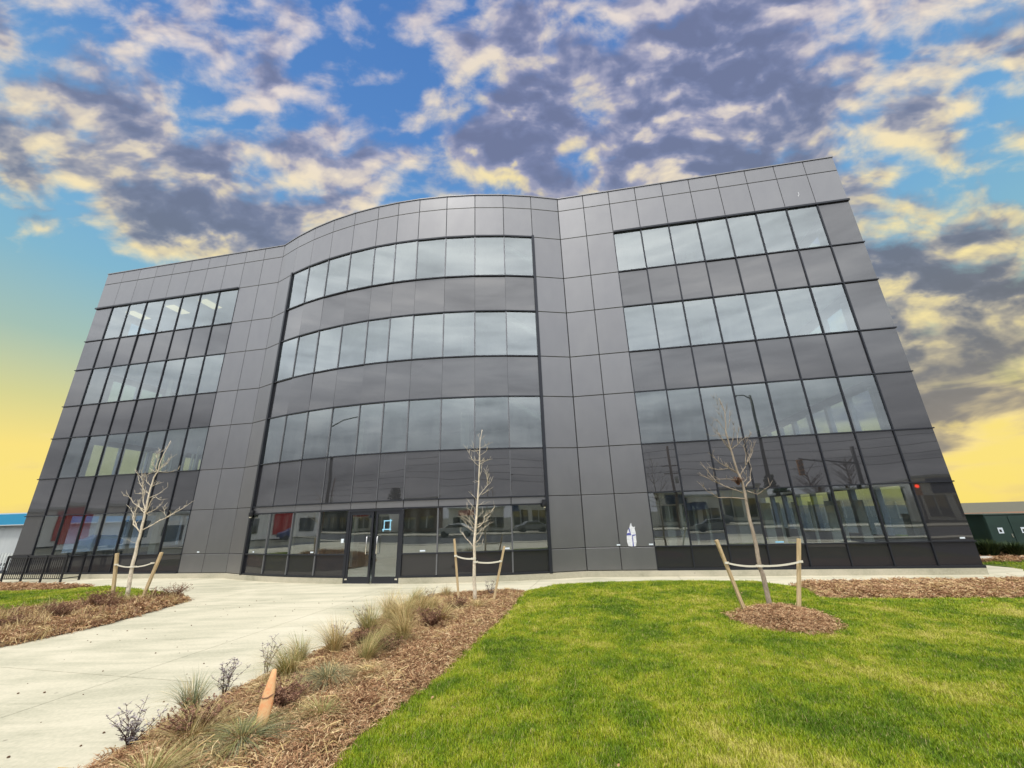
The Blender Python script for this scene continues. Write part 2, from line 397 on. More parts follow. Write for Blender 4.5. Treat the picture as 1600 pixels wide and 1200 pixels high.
def mound(name, poly, z0, rise, reach, step, m, kind, rough=.0, seed=1):
    """filled, gently raised surface with a skirt at its edge"""
    rnd = random.Random(seed)
    pl = []
    for i in range(len(poly)):
        a, b = Vector(poly[i]), Vector(poly[(i+1) % len(poly)]); k = max(1, int((b-a).length/step))
        for j in range(k): pl.append(tuple(a.lerp(b, j/k)))
    xs = [p[0] for p in pl]; ys = [p[1] for p in pl]; pts = []
    y = min(ys)
    while y < max(ys):
        x = min(xs)
        while x < max(xs):
            q = (x+rnd.uniform(-.3, .3)*step, y+rnd.uniform(-.3, .3)*step)
            if inside(q, pl): pts.append(q)
            x += step
        y += step
    if pts:
        ed = edge_dist(np.array(pts), pl); pts = [p for p, e in zip(pts, ed) if e > step*.4]
    allp = [Vector(p) for p in pl]+[Vector(p) for p in pts]; n = len(pl)
    vs, es, fs, *_ = delaunay_2d_cdt(allp, [], [list(range(n))], 1, 1e-5)
    dd = edge_dist(np.array([tuple(v) for v in vs]), pl)
    out = []
    for v, d in zip(vs, dd):
        k = min(1, d/reach); k = k*k*(3-2*k)
        out.append((v.x, v.y, z0+rise*k+(rnd.uniform(-1, 1)*rough if d > .01 else 0)))
    fs = [tuple(f) if (vs[f[1]]-vs[f[0]]).cross(vs[f[2]]-vs[f[0]]) > 0 else tuple(f)[::-1] for f in fs]
    me = bpy.data.meshes.new(name); me.from_pydata(out, [], fs); me.materials.append(m)
    me.polygons.foreach_set('use_smooth', [True]*len(me.polygons)); me.update()
    o = bpy.data.objects.new(name, me); col.objects.link(o); tag(o, kind=kind); o['rise'] = 0
    del o['rise']
    return o

lawn_poly = [(-1.9, 2.6), (-1.72, 4.45), (-1.68, 4.91), (-1.42, 5.63), (-1.03, 6.76), (-.84, 7.87), (-.31, 9.96), (.03, 12.0), (.22, 12.83), (1.21, 13.76), (2.85, 13.95), (5.02, 13.79), (7.13, 13.26), (7.62, 12.27), (7.72, 11.85), (7.3, 10.64), (8.06, 10.45), (11.28, 10.03), (17, 9.4), (17, 2.6)]
strip_poly = [(7.62, 12.27), (8.04, 12.62), (8.3, 12.68), (13.9, 12.18), (17, 11.9), (17, 9.4), (11.28, 10.03), (8.06, 10.45), (7.3, 10.64), (7.72, 11.85)]
bed_poly = [(-3.9, 2.6), (-4.0, 4.57), (-3.93, 4.82), (-3.94, 5.22), (-3.86, 5.49), (-3.77, 5.75), (-3.76, 6.17), (-3.66, 6.52), (-3.35, 7.87), (-3.11, 9.27), (-3.0, 11.0), (-2.51, 12.3), (-1.27, 12.72), (.1, 12.86), (.22, 12.83), (.03, 12.0), (-.31, 9.96), (-.84, 7.87), (-1.03, 6.76), (-1.42, 5.63), (-1.68, 4.91), (-1.72, 4.45), (-1.9, 2.6)]
ring_poly = smooth_closed([(4.2, 9.17), (4.76, 9.6), (5.43, 9.81), (5.95, 9.33), (6.0, 8.5), (5.58, 7.88), (5.07, 7.63), (4.49, 7.88), (4.1, 8.5)], 5)
lb_low = [(-9.7, 12.95), (-9.6, 11.93), (-9.5, 10.4), (-9.74, 9.16), (-10.04, 8.4), (-12, 6.5), (-16, 5.5), (-22, 6)]
lb_div = [(-22, 10.2), (-15.5, 10.6), (-13.6, 11.3), (-12.9, 12.7), (-11.3, 13.35), (-10.6, 13.57)]
left_mulch = [(-10.2, 13.5)]+lb_low+lb_div
left_lawn = [(-10.2, 13.5), (-10.6, 13.57), (-11.3, 13.35), (-12.9, 12.7), (-13.6, 11.3), (-15.5, 10.6), (-22, 10.2), (-26, 12), (-25, 16.2), (-16.4, 15.9), (-15.56, 16.5), (-12.9, 15.2), (-11.2, 14.2)]
left_strip = [(-25, 16.2), (-16.4, 15.9), (-15.8, 16.35), (-17.5, 17.0), (-22, 18.1), (-27, 19)]
lawn = mound('lawn_ground', lawn_poly, .008, .05, .5, .3, M['lawn'], 'structure')
llawn = mound('lawn_ground', left_lawn, .008, .05, .5, .4, M['lawn'], 'structure')
strip = mound('mulch_bed', strip_poly, .012, .06, .4, .25, M['soil'], 'structure', .012)
bed = mound('mulch_bed', bed_poly, .012, .09, .45, .16, M['soil'], 'structure', .018)
ring = mound('mulch_ring', ring_poly, .045, .13, .6, .12, M['soil'], 'structure', .012)
lbed = mound('mulch_bed', left_mulch, .012, .09, .4, .25, M['soil'], 'structure', .015)
lstrip = mound('mulch_bed', left_strip, .012, .06, .3, .3, M['soil'], 'structure', .01)
# grassy verge by the transformers
verge = [(15.0, 12.6), (16.4, 14.3), (16.2, 16.0), (15, 19), (15, 30), (45, 30), (45, 12), (17, 11.5)]
vg = mound('verge_ground', verge, .012, .04, .5, .6, M['lawn'], 'structure')
vm_poly = [(16.3, 15.6), (16.1, 18.5), (22.5, 17.4), (22.5, 14.9)]
vm = mound('mulch_bed', vm_poly, .06, .03, .3, .3, M['soil'], 'structure', .01)

# ---------------------------------------------------------------- scatter with geometry nodes
def proto_mesh(name, fn, m, n):
    c = bpy.data.collections.new(name)
    for i in range(n):
        b = fn(random.Random(i*7+3)); c.objects.link(bpy.data.objects.new(name+'_piece', b.mesh(name, m)))
    return c
def scatter(o, name, coll, density, smin, smax, label=None, cat=None, seed=0, tilt=.15, mask=None):
    """one object of kind stuff whose geometry nodes spread small pieces over the surface of o"""
    ob = bpy.data.objects.new(name, o.data); col.objects.link(ob)
    ng = bpy.data.node_groups.new(name, 'GeometryNodeTree')
    ng.interface.new_socket('Geometry', in_out='INPUT', socket_type='NodeSocketGeometry'); ng.interface.new_socket('Geometry', in_out='OUTPUT', socket_type='NodeSocketGeometry')
    t = NT(ng); gi = t.node('NodeGroupInput'); go = t.node('NodeGroupOutput')
    di = t.node('GeometryNodeDistributePointsOnFaces', i_Mesh=gi.outputs[0]); di.inputs['Density'].default_value = density; di.inputs['Seed'].default_value = seed
    if mask:
        pos = t.node('GeometryNodeInputPosition'); sp = t.node('ShaderNodeSeparateXYZ', i_0=pos.outputs[0])
        c = t.node('ShaderNodeMapRange', i_0=sp.outputs[1]); 
        for k, q in enumerate(mask): c.inputs[k+1].default_value = q
        t.l.new(c.outputs[0], di.inputs['Density'])
    ci = t.node('GeometryNodeCollectionInfo'); ci.inputs[0].default_value = coll; ci.inputs['Separate Children'].default_value = True; ci.inputs['Reset Children'].default_value = True
    rv = t.node('FunctionNodeRandomValue', data_type='FLOAT_VECTOR'); rv.inputs[0].default_value = (-tilt, -tilt, 0); rv.inputs[1].default_value = (tilt, tilt, 6.283); rv.inputs['Seed'].default_value = seed+1
    rs = t.node('FunctionNodeRandomValue', data_type='FLOAT'); rs.inputs[2].default_value = smin; rs.inputs[3].default_value = smax; rs.inputs['Seed'].default_value = seed+2
    ip = t.node('GeometryNodeInstanceOnPoints'); t.l.new(di.outputs[0], ip.inputs['Points']); t.l.new(ci.outputs[0], ip.inputs['Instance']); ip.inputs['Pick Instance'].default_value = True
    t.l.new(rv.outputs[0], ip.inputs['Rotation']); t.l.new(rs.outputs[1], ip.inputs['Scale'])
    t.l.new(ip.outputs[0], go.inputs[0])
    md = ob.modifiers.new('scatter', 'NODES'); md.node_group = ng
    return tag(ob, label, cat, kind='stuff')
def tuft(n, rad, h, w, lean=.5):
    def f(r):
        b = MB()
        for i in range(n):
            a = r.uniform(0, 6.283); q = rad*math.sqrt(r.random()); x, y = q*math.cos(a), q*math.sin(a)
            hh = h*r.uniform(.5, 1.15); an = r.uniform(0, 6.283); lx, ly = math.cos(an)*hh*lean*r.random(), math.sin(an)*hh*lean*r.random()
            c, s = math.cos(an+1.57)*w/2, math.sin(an+1.57)*w/2; k = len(b.v)
            b.v += [(x-c, y-s, -.01), (x+c, y+s, -.01), (x+c*.8+lx*.4, y+s*.8+ly*.4, hh*.6), (x-c*.8+lx*.4, y-s*.8+ly*.4, hh*.6), (x+lx, y+ly, hh)]
            b.f += [(k, k+1, k+2, k+3), (k+3, k+2, k+4)]
        return b
    return f
def chips(n, rad, l, w):
    def f(r):
        b = MB()
        for i in range(n):
            a = r.uniform(0, 6.283); q = rad*math.sqrt(r.random()); p = Vector((q*math.cos(a), q*math.sin(a), r.uniform(.0, .03)))
            an = r.uniform(0, 6.283); d = Vector((math.cos(an), math.sin(an), r.uniform(-.25, .45))).normalized(); L = l*r.uniform(.35, 1.2); ww = w*r.uniform(.4, 1.3)
            sd_ = d.cross(Vector((0, 0, 1))).normalized()*ww/2; up = Vector((0, 0, 1))*L*r.uniform(.05, .25); k = len(b.v)
            sd2 = (sd_+Vector((0, 0, r.uniform(-.5, .5)*ww)))
            for t_ in (0, .5, 1):
                c = p+d*L*(t_-.5)+up*(1-abs(2*t_-1)); b.v += [tuple(c-sd2), tuple(c+sd2)]
            b.f += [(k, k+1, k+3, k+2), (k+2, k+3, k+5, k+4)]
        return b
    return f
c_straw = proto_mesh('straw_litter', chips(14, .12, .20, .0045), M['straw'], 6)
c_grass = proto_mesh('grass_tuft', tuft(90, .10, .038, .0042, 1.3), M['grass'], 6)
c_grass_far = proto_mesh('grass_tuft_far', tuft(70, .16, .045, .009, 1.3), M['grass'], 5)
c_chip = proto_mesh('mulch_clump', chips(40, .10, .060, .0058), M['chip'], 8)
c_chip_far = proto_mesh('mulch_clump_far', chips(36, .14, .085, .011), M['chip'], 6)
scatter(lawn, 'lawn_grass', c_grass, 150, .7, 1.25, 'patchy green and yellowing mown grass of the large lawn right of the walk', 'grass', 1, mask=(7.5, 10.5, 190., 60.))
scatter(lawn, 'lawn_grass', c_grass_far, 40, .7, 1.1, 'coarser back edge of the large lawn towards the building', 'grass', 2, mask=(7., 10., 0., 70.))
c_leaf = proto_mesh('fallen_leaf', chips(2, .10, .05, .022), M['chip'], 5)
scatter(lawn, 'fallen_leaves', c_leaf, 1.6, .3, .8, 'small dry leaves and chips scattered thinly over the large lawn', 'leaves', 21, .3)
scatter(llawn, 'lawn_grass', c_grass_far, 60, .7, 1.2, 'small curved green lawn at the far left beside the black railing', 'grass', 3)
scatter(bed, 'wood_mulch', c_chip, 340, .6, 1.3, 'shredded brown wood mulch of the long bed between walk and lawn', 'mulch', 4, .5)
scatter(bed, 'straw_litter', c_straw, 34, .5, 1.3, 'loose dry straw strands lying over the mulch of the long bed', 'straw', 14, .5)
scatter(lbed, 'straw_litter', c_straw, 22, .6, 1.4, 'loose dry straw strands lying over the left mulch bed', 'straw', 15, .5)
scatter(strip, 'straw_litter', c_straw, 40, .6, 1.4, 'loose dry straw strands over the mulch strip at the facade', 'straw', 16, .5)
c_dry = proto_mesh('dry_grass_tuft', tuft(34, .12, .17, .0045, 1.1), M['straw'], 6)
c_dry2 = proto_mesh('withered_sprig', tuft(26, .10, .12, .005, 1.2), M['deadbrown'], 5)
edge_strip = mound('mulch_bed', [(-3.80, 4.7), (-3.78, 5.3), (-3.60, 6.2), (-3.5, 6.6), (-3.2, 7.9), (-2.95, 9.3), (-2.85, 11.0), (-2.3, 12.0), (-1.2, 12.0), (-1.4, 9.6), (-2.0, 8.0), (-2.5, 6.6), (-2.9, 5.6), (-3.1, 4.7)], .04, .0, .3, .3, M['soil'], 'structure')
scatter(edge_strip, 'dry_grass', c_dry, 9, .5, 1.4, 'matted dry straw grass along the walk side of the long bed', 'grass', 31, .35)
scatter(edge_strip, 'withered_ground_cover', c_dry2, 7, .5, 1.5, 'withered brown ground cover among the grasses of the long bed', 'ground cover', 32, .4)
scatter(lbed, 'dry_grass', c_dry, 5, .7, 1.8, 'matted dry grass in the left mulch bed', 'grass', 33, .35)
scatter(lbed, 'withered_ground_cover', c_dry2, 9, .8, 2.0, 'withered brown ground cover in the left mulch bed', 'ground cover', 34, .4)
scatter(ring, 'wood_mulch', c_chip, 330, .6, 1.3, 'round patch of brown wood mulch at the foot of the right sapling', 'mulch', 5, .5)
scatter(strip, 'wood_mulch', c_chip_far, 160, .6, 1.3, 'straight strip of tan mulch between the lawn and the facade at right', 'mulch', 6, .5)
scatter(lbed, 'wood_mulch', c_chip_far, 110, .6, 1.3, 'curved mulch bed rim at the left edge of the walk', 'mulch', 7, .5)
scatter(lstrip, 'wood_mulch', c_chip_far, 90, .7, 1.4, 'narrow band of mulch in front of the black railing at left', 'mulch', 8, .5)
scatter(vg, 'verge_grass', c_grass_far, 18, .8, 1.3, 'pale grass verge in front of the green cabinets at right', 'grass', 9)
scatter(vm, 'wood_mulch', c_chip_far, 90, .7, 1.3, 'mulch below the evergreen shrubs and green cabinets', 'mulch', 10, .5)

# ================================================================== THE OFFICE BUILDING
Z = [.20, .95, 2.77, 4.54, 6.60, 8.33, 10.40, 12.13, 14.23, 15.83, 16.55]
ARC = [(-12.24, 18.132), (-11.11, 17.448), (-9.936, 16.841), (-8.723, 16.316), (-7.478, 15.873), (-6.206, 15.516), (-5.167, 15.292), (-4.117, 15.125), (-2.802, 14.997), (-1.481, 14.958), (-.161, 15.009), (1.153, 15.149), (2.455, 15.377)]
L0 = Vector((-24.05, 20.27)); L1 = Vector(ARC[0]); R0 = Vector(ARC[-1]); R1 = Vector((14.293, 13.42))
bld = tag(empty('office_building', (0, 15.5, 0)), 'dark four storey office building with curved glass bay between two flat wings', 'building')
bld_off = Vector((0, 15.5, 0))
cache = {}
def cmesh(key, fn):
    if key not in cache: cache[key] = fn()
    return cache[key]
def local(p): return (p[0]-bld_off.x, p[1]-bld_off.y, p[2] if len(p) > 2 else 0)
def place(name, me, A, ang, z):
    return inst(name, me, bld, (A.x-bld_off.x, A.y-bld_off.y, z), ang)
rb = random.Random(5)
# local frame of a piece: x along the facade, y into the building, z up
def box_mesh(name, w, h, y0, y1, m, gx=.006, gz=.006):
    return cmesh((name, round(w, 3), round(h, 3), y0, y1, m.name, gx, gz), lambda: MB().box((gx, y0, gz), (w-gx, y1, h-gz)).mesh(name, m))
def bevel_panel(name, w, h, m):
    def f():
        g = .009; c = .012; b = MB()
        b.v = [(g, .03, g), (w-g, .03, g), (w-g, .03, h-g), (g, .03, h-g), (g, c, g), (w-g, c, g), (w-g, c, h-g), (g, c, h-g),
               (g+c, 0, g+c), (w-g-c, 0, g+c), (w-g-c, 0, h-g-c), (g+c, 0, h-g-c)]
        b.f = [(8, 9, 10, 11), (4, 5, 9, 8), (5, 6, 10, 9), (6, 7, 11, 10), (7, 4, 8, 11), (0, 1, 5, 4), (1, 2, 6, 5), (2, 3, 7, 6), (3, 0, 4, 7), (3, 2, 1, 0)]
        return b.mesh(name, m)
    return cmesh((name, round(w, 3), round(h, 3), m.name), f)
def column(A, B, kinds):
    """kinds[i] for level i: M metal, S spandrel, W window, G ground window, None"""
    d = B-A; w = d.length; ang = math.atan2(d.y, d.x)
    for i, k in enumerate(kinds):
        z0, z1 = Z[i], Z[i+1]
        if k == 'M': place('metal_panel', bevel_panel('metal_panel', w, z1-z0, M['panel']), A, ang, z0)
        elif k in 'SWG':
            nm = {'S': 'spandrel_pane', 'W': 'window_pane', 'G': 'window_pane'}[k]
            mm = {'S': M['spandrel'] if i else M['sillglass'], 'W': M['glass'], 'G': M['glass_ground']}[k]
            o = place(nm, box_mesh(nm, w, z1-z0, .012, .026, mm, .004, .004), A, ang, z0)
            o.rotation_euler[2] += R(rb.gauss(0, .22)); o.rotation_euler[0] = R(rb.gauss(0, .22))
        elif k == 'H':   # bay ground floor: pane plus header strip
            hz = 2.50
            if True: place('header_panel', bevel_panel('header_panel', w, z1-hz, M['panel']), A, ang, hz)
            o = place('window_pane', box_mesh('window_pane', w, hz-z0, .012, .026, M['glass_ground'], .004, .004), A, ang, z0)
            o.rotation_euler[2] += R(rb.gauss(0, .10))
        elif k == 'h':
            place('header_panel', bevel_panel('header_panel', w, z1-2.50, M['panel']), A, ang, 2.50)
    # dark backing behind opaque pieces
    runs = []
    for i, k in enumerate(kinds):
        if k in 'MS': runs.append((Z[i], Z[i+1]))
        if k in 'Hh': runs.append((2.50, Z[i+1]))
    for a, b in runs:
        place('backing_board', box_mesh('backing_board', w, b-a, .032, .10, M['joint'], 0, 0), A, ang, a)
MET = 'M'*10
WIN = 'SGSWSWSWMM'; END = 'SSSSSSSSMM'; BAY = 'SHSWSWSWMM'; DOOR = '-hSWSWSWMM'
BAYM = 'M'*10
def lerpn(a, b, n): return [a.lerp(b, i/n) for i in range(n+1)]
lw = lerpn(L0, L1, 10); rw = lerpn(R0, R1, 10); arc = [Vector(p) for p in ARC]
for i in range(10): column(lw[i], lw[i+1], END if i == 0 else WIN if i < 8 else MET)
for i in range(10): column(rw[i], rw[i+1], END if i == 9 else WIN if i >= 2 else MET)
for i in range(12): column(arc[i], arc[i+1], MET if i in (0, 11) else DOOR if i in (5, 6) else BAY)

def vmull(P, ang, z0, z1, w, proud, m, name='mullion'):
    place(name, cmesh((name, w, round(z1-z0, 3), proud, m.name), lambda: MB().box((-w/2, -proud, 0), (w/2, .09, z1-z0)).mesh(name, m)), P, ang, z0)
def transom(A, B, z, h, proud, m, ext0=0, ext1=0):
    d = (B-A); L = d.length; ang = math.atan2(d.y, d.x)
    place('transom', MB().box((-ext0, -proud, -h/2), (L+ext1, .085, h/2)).mesh('transom', m), A, ang, z)
aL = math.atan2((L1-L0).y, (L1-L0).x); aR = math.atan2((R1-R0).y, (R1-R0).x)
for i in range(1, 8): vmull(lw[i], aL, Z[0], Z[8], .045, .03, M['mullion'])
for i in range(3, 10): vmull(rw[i], aR, Z[0], Z[8], .045, .03, M['mullion'])
vmull(rw[2], aR, Z[0], Z[8], .03, .012, M['mullion']); vmull(lw[8], aL, Z[0], Z[8], .03, .012, M['mullion'])
for k in range(0, 9):
    h = .08 if k == 8 else .07 if k == 0 else .04
    transom(lw[0], lw[8], Z[k]+(.02 if k == 0 else 0), h, .07 if k == 8 else .045, M['mullion'], .015, -.02)
    transom(rw[2], rw[10], Z[k]+(.02 if k == 0 else 0), h, .07 if k == 8 else .045, M['mullion'], -.02, .015)
# bay: strong horizontals, thin verticals only on the vision glass, heavy outer frame
for i in range(1, 11):
    A, B = arc[i], arc[i+1]; dr = i in (5, 6)
    for k in range(0, 9):
        if dr and k < 2: continue
        transom(A, B, Z[k]+(.02 if k == 0 else 0), .07 if k == 8 else .045, .045, M['mullion'])
    if not dr: transom(A, B, 2.49, .045, .04, M['mullion'])
for i in range(2, 11):
    ang = math.atan2((arc[i+1]-arc[i-1]).y, (arc[i+1]-arc[i-1]).x)
    for k in (3, 5, 7): vmull(arc[i], ang, Z[k]+.03, Z[k+1]-.03, .045, .02, M['mullion_light'])
    vmull(arc[i], ang, Z[2]+.03, Z[3]-.03, .022, .012, M['mullion_light'])
    if i != 6:
        vmull(arc[i], ang, Z[0]+.06, 2.46, .05, .03, M['mullion_light'])
for i in (1, 11):
    ang = math.atan2((arc[i+1]-arc[i-1]).y, (arc[i+1]-arc[i-1]).x)
    vmull(arc[i], ang, Z[0]-.02, Z[8]+.06, .11, .07, M['mullion'], 'bay_frame')
# flashing under metal at bottom, parapet cap, left and right side walls, back, roof
nL = Vector((-math.sin(aL), math.cos(aL))); nR = Vector((-math.sin(aR), math.cos(aR)))
DEP = 16
BL = L0+nL*DEP; BR = R1+nR*DEP
def strip3(name, pts, y0, y1, z0, z1, m, close_ends=True):
    """a band following the whole facade line, between inward offsets y0 and y1"""
    n = len(pts); ns = []
    for i in range(n):
        a = pts[max(i-1, 0)]; b = pts[min(i+1, n-1)]; d = (b-a).normalized(); ns.append(Vector((-d.y, d.x)))
    b = MB(); b.v = []
    for p, q in zip(pts, ns):
        for yy, zz_ in ((y0, z0), (y0, z1), (y1, z1), (y1, z0)):
            w = p+q*yy; b.v.append((w.x-bld_off.x, w.y-bld_off.y, zz_))
    for i in range(n-1):
        k = i*4
        for j in range(4): b.f.append((k+j, k+(j+1) % 4, k+4+(j+1) % 4, k+4+j))
    b.f += [(3, 2, 1, 0), tuple((n-1)*4+j for j in range(4))]
    return b.build(name, m, bld)
face = [L0]+arc+[R1]
strip3('parapet_cap', face, -.03, .30, Z[10]+.002, Z[10]+.05, M['panel'])
strip3('parapet_back', face, .12, .22, Z[8]+.3, Z[10], M['joint'])
# base curb, broken at the door
c1 = [L0]+arc[:6]; c2 = arc[7:]+[R1]
strip3('base_curb', c1, -.06, .25, -.02, .185, M['curb']); strip3('base_curb', c2, -.06, .25, -.02, .185, M['curb'])
def poly_slab(name, off, z0, z1, m):
    pts = []
    for i, p in enumerate(face):
        a = face[max(i-1, 0)]; b = face[min(i+1, len(face)-1)]; d = (b-a).normalized(); q = p+Vector((-d.y, d.x))*off
        pts.append(q)
    pts[0] = pts[0]+(L1-L0).normalized()*.4; pts[-1] = pts[-1]-(R1-R0).normalized()*.4
    pts += [BR+Vector((-.5, -.3)), BL+Vector((.5, -.3))]
    b = MB().prism([(q.x-bld_off.x, q.y-bld_off.y) for q in pts], z0, z1)
    o = b.build(name, m, bld); return o
poly_slab('floor_slab', .35, .02, .15, M['slab'])
for a, b in ((3.05, 4.45), (6.85, 8.25), (10.65, 12.05)):
    poly_slab('floor_slab', .14, b-.25, b, M['slab']); poly_slab('ceiling', .30, a, a+.06, M['ceiling'])
poly_slab('ceiling', .30, 14.45, 14.52, M['ceiling']); poly_slab('roof', .25, 15.9, 16.1, M['slab'])
# side walls with window openings, back wall
def side_wall(A, Bq, zs, holes):
    d = Bq-A; L = d.length; ang = math.atan2(d.y, d.x)
    nb = 10; w = L/nb
    for i in range(nb):
        P0 = A.lerp(Bq, i/nb)
        for k in range(8):
            if k in (1, 3, 5, 7) and 1 <= i <= 8:
                place('side_window_pane', box_mesh('side_window_pane', w, Z[k+1]-Z[k], .0, .012, M['clear'], .001, .001), P0, ang, Z[k])
            else: place('side_panel', box_mesh('side_panel', w, Z[k+1]-Z[k], -.03, .05, M['panel'], .004, .004), P0, ang, Z[k])
        place('side_panel', box_mesh('side_panel', w, Z[10]-Z[8], -.03, .05, M['panel'], .004, .004), P0, ang, Z[8])
        for k in (1, 3, 5, 7):
            place('side_column', box_mesh('side_column', .22, Z[k+1]-Z[k], .05, .25, M['inwall'], 0, 0), P0, ang, Z[k])
dR = (R1-R0).normalized(); dL = (L1-L0).normalized()
side_wall(R1-dR*.035+nR*.11, BR-dR*.035, Z, None)
side_wall(BL+dL*.035, L0+dL*.035+nL*.11, Z, None)
def wallbox(name, A, B, th_, z0, z1, m):
    d = B-A; place(name, MB().box((0, -th_/2, 0), (d.length, th_/2, z1-z0)).mesh(name, m), A, math.atan2(d.y, d.x), z0)
wallbox('back_wall', BL, BR, .3, 0, Z[10], M['inwall'])
# core walls and interior pieces seen through the glass
wallbox('core_wall', Vector((-8, 23.5)), Vector((4, 22.3)), .2, .15, 14.45, M['inwall'])
wallbox('core_wall', Vector((-16, 24.5)), Vector((-16.3, 31)), .2, .15, 14.45, M['inwall'])
rr = random.Random(2)
for (x, y) in ((-19, 22.3), (-13.2, 21.3), (-7.6, 19.6), (-2.2, 18.2), (4, 18.4), (9.2, 17.2)):
    place('interior_column', cmesh('icol', lambda: MB().box((-.2, -.2, 0), (.2, .2, 14.3)).mesh('interior_column', M['inwall'])), Vector((x, y)), -.17, .15)
# bare partition studs standing in the left wing and vertical blinds
for (A, B, z, n) in ((Vector((-16.8, 20.6)), Vector((-12.6, 19.9)), 4.55, 13), (Vector((-20.5, 21.8)), Vector((-17.5, 21.2)), 4.55, 6), (Vector((-19.4, 21)), Vector((-17.6, 20.7)), 8.35, 2), (Vector((9.5, 16.2)), Vector((13.3, 15.6)), .2, 7), (Vector((6.0, 17.0)), Vector((8.2, 16.7)), .2, 4)):
    for i in range(n):
        p = A.lerp(B, (i+rr.uniform(-.15, .15))/n); w = rr.choice((.09, .09, .30))
        hh = rr.uniform(1.1, 1.75) if z > 2 else 2.2
        place('partition_stud', cmesh(('stud', w, round(hh, 1)), lambda: MB().box((0, -.03, 0), (w, .03, round(hh, 1))).mesh('partition_stud', M['ceiling'])), p, -.17, z-.1)
# diagonal duct / brace in the right bay bays
for z in (4.5, 8.3, 12.05):
    A = Vector((-.2, 15.9, z+2.3)); B = Vector((1.9, 16.0, z+.9))
    b = MB().tube([(A.x-bld_off.x, A.y-bld_off.y, A.z), (B.x-bld_off.x, B.y-bld_off.y, B.z)], .13, 8); b.build('diagonal_brace', M['ceiling'], bld)
m_lamp = mat('ceiling_lamp', lambda t: t.node('ShaderNodeEmission', i_Color=(1, .86, .50), i_Strength=.65).outputs[0])
for (x, y, z) in ((-22.77, 21.5, 14.44), (-19.9, 20.95, 14.44), (-17.6, 20.45, 14.44)):
    place('ceiling_light', cmesh('clight', lambda: MB().box((-.3, -.5, -.03), (.3, .5, .005)).mesh('ceiling_light', m_lamp)), Vector((x, y)), -.17, z)

# ---- entrance
A, Mid, B = arc[5], arc[6], arc[7]
def leaf(P, Q, hinge_left):
    d = Q-P; w = d.length; ang = math.atan2(d.y, d.x)
    df = place('door', MB().box((.05, -.02, 0), (.13, .04, 2.40)).box((w-.13, -.02, 0), (w-.05, .04, 2.40)).box((.13, -.018, 2.28), (w-.13, .04, 2.40)).box((.13, -.018, 0), (w-.13, .04, .20)).mesh('door', M['mullion']), P, ang, .02)
    g_ = MB().box((.131, .005, .205), (w-.131, .017, 2.275)).build('door_pane', M['glass_ground'], df)
    hx = w-.20 if hinge_left else .20
    MB().tube([(hx, -.02, .95), (hx, -.10, .95), (hx, -.12, .98), (hx, -.12, 1.50), (hx, -.10, 1.53), (hx, -.02, 1.53)], .020, 8).build('handle', M['steel'], df, smooth=True)
    hp = w-.10 if not hinge_left else .10
    MB().box((hp-.05, -.035, .10), (hp+.05, -.021, .15)).build('pivot_cover', M['steel'], df)
    return df
dl = leaf(A, Mid, True); drr = leaf(Mid, B, False)
tp = MB()
W_ = (B-Mid).length; tx, tz = .36, 1.74; tw, tht = .27, .33
tp.box((tx, -.001, tz), (tx+.035, .004, tz+tht)).box((tx+tw-.035, -.001, tz-.03), (tx+tw, .004, tz+tht+.04)).box((tx-.05, -.004, tz), (tx+tw+.02, -.0015, tz+.035)).box((tx-.01, -.004, tz+tht-.035), (tx+tw+.04, -.0015, tz+tht))
tp.box((tx-.03, -.001, tz-.05), (tx+.01, .003, tz-.001))
tp.build('tape_square', M['tape'], drr)
for P, Q in ((A, Mid), (Mid, B)):
    transom(P, Q, 2.46, .08, .05, M['mullion']); wallbox('door_sill', P, Q, .16, -.01, .02, M['steel'])
dd_ = (Mid-A).normalized()
for P in (A, B):
    ang = math.atan2((arc[7]-arc[5]).y, (arc[7]-arc[5]).x)
    place('door_post', MB().box((-.055, -.04, 0), (.055, .10, 2.42)).mesh('door_post', M['mullion']), P, ang, 0)
kp = A-dd_*.16
place('keypad', MB().box((-.05, -.06, 0), (.05, -.031, .14)).box((-.035, -.066, .03), (.035, -.06, .12)).mesh('keypad', M['sticker']), kp, aR, 1.35)
# two cameras at the bay corners
for P, ang in ((arc[1]+Vector((.10, -.05)), -.45), (arc[11]+Vector((-.12, -.08)), .05)):
    e = place('security_camera', MB().box((-.07, -.10, .10), (.07, .02, .18)).lathe([(.001, -.10), (.05, -.09), (.08, -.05), (.09, 0), (.09, .10)], 14, (0, -.10, 0)).mesh('security_camera', M['black']), P, ang, 2.46)
    MB().lathe([(.001, -.125), (.04, -.115), (.062, -.08)], 12, (0, -.10, .0)).build('dome', M['steel'], e, smooth=True)
# small paper labels left on the glass and panels just above the sill
def decal(P, ang, z, w, h, m, name='sticker', y=-.003):
    place(name, cmesh((name, w, h, m.name, y), lambda: MB().box((-w/2, y-.003, 0), (w/2, y, h)).mesh(name, m)), P, ang, z)
def on(Pa, Pb, t): return Pa.lerp(Pb, t)
for (Pa, Pb, t, w) in ((arc[1], arc[2], .4, .10), (arc[3], arc[4], .85, .14), (arc[7], arc[8], .6, .2), (arc[9], arc[10], .85, .2)):
    decal(on(Pa, Pb, t), math.atan2((Pb-Pa).y, (Pb-Pa).x), 1.01, w, .05, M['sticker'], y=.009)
for (Pa, Pb, t, w, m_) in ((rw[0], rw[1], .97, .12, 'sticker'), (rw[1], rw[2], .9, .14, 'sticker'), (rw[5], rw[6], .35, .26, 'tape'), (lw[8], lw[9], .7, .12, 'sticker')):
    decal(on(Pa, Pb, t), aL if Pa.x < -12 else aR, 1.0, w, .045, M[m_], y=.009 if m_ == 'tape' else -.002)
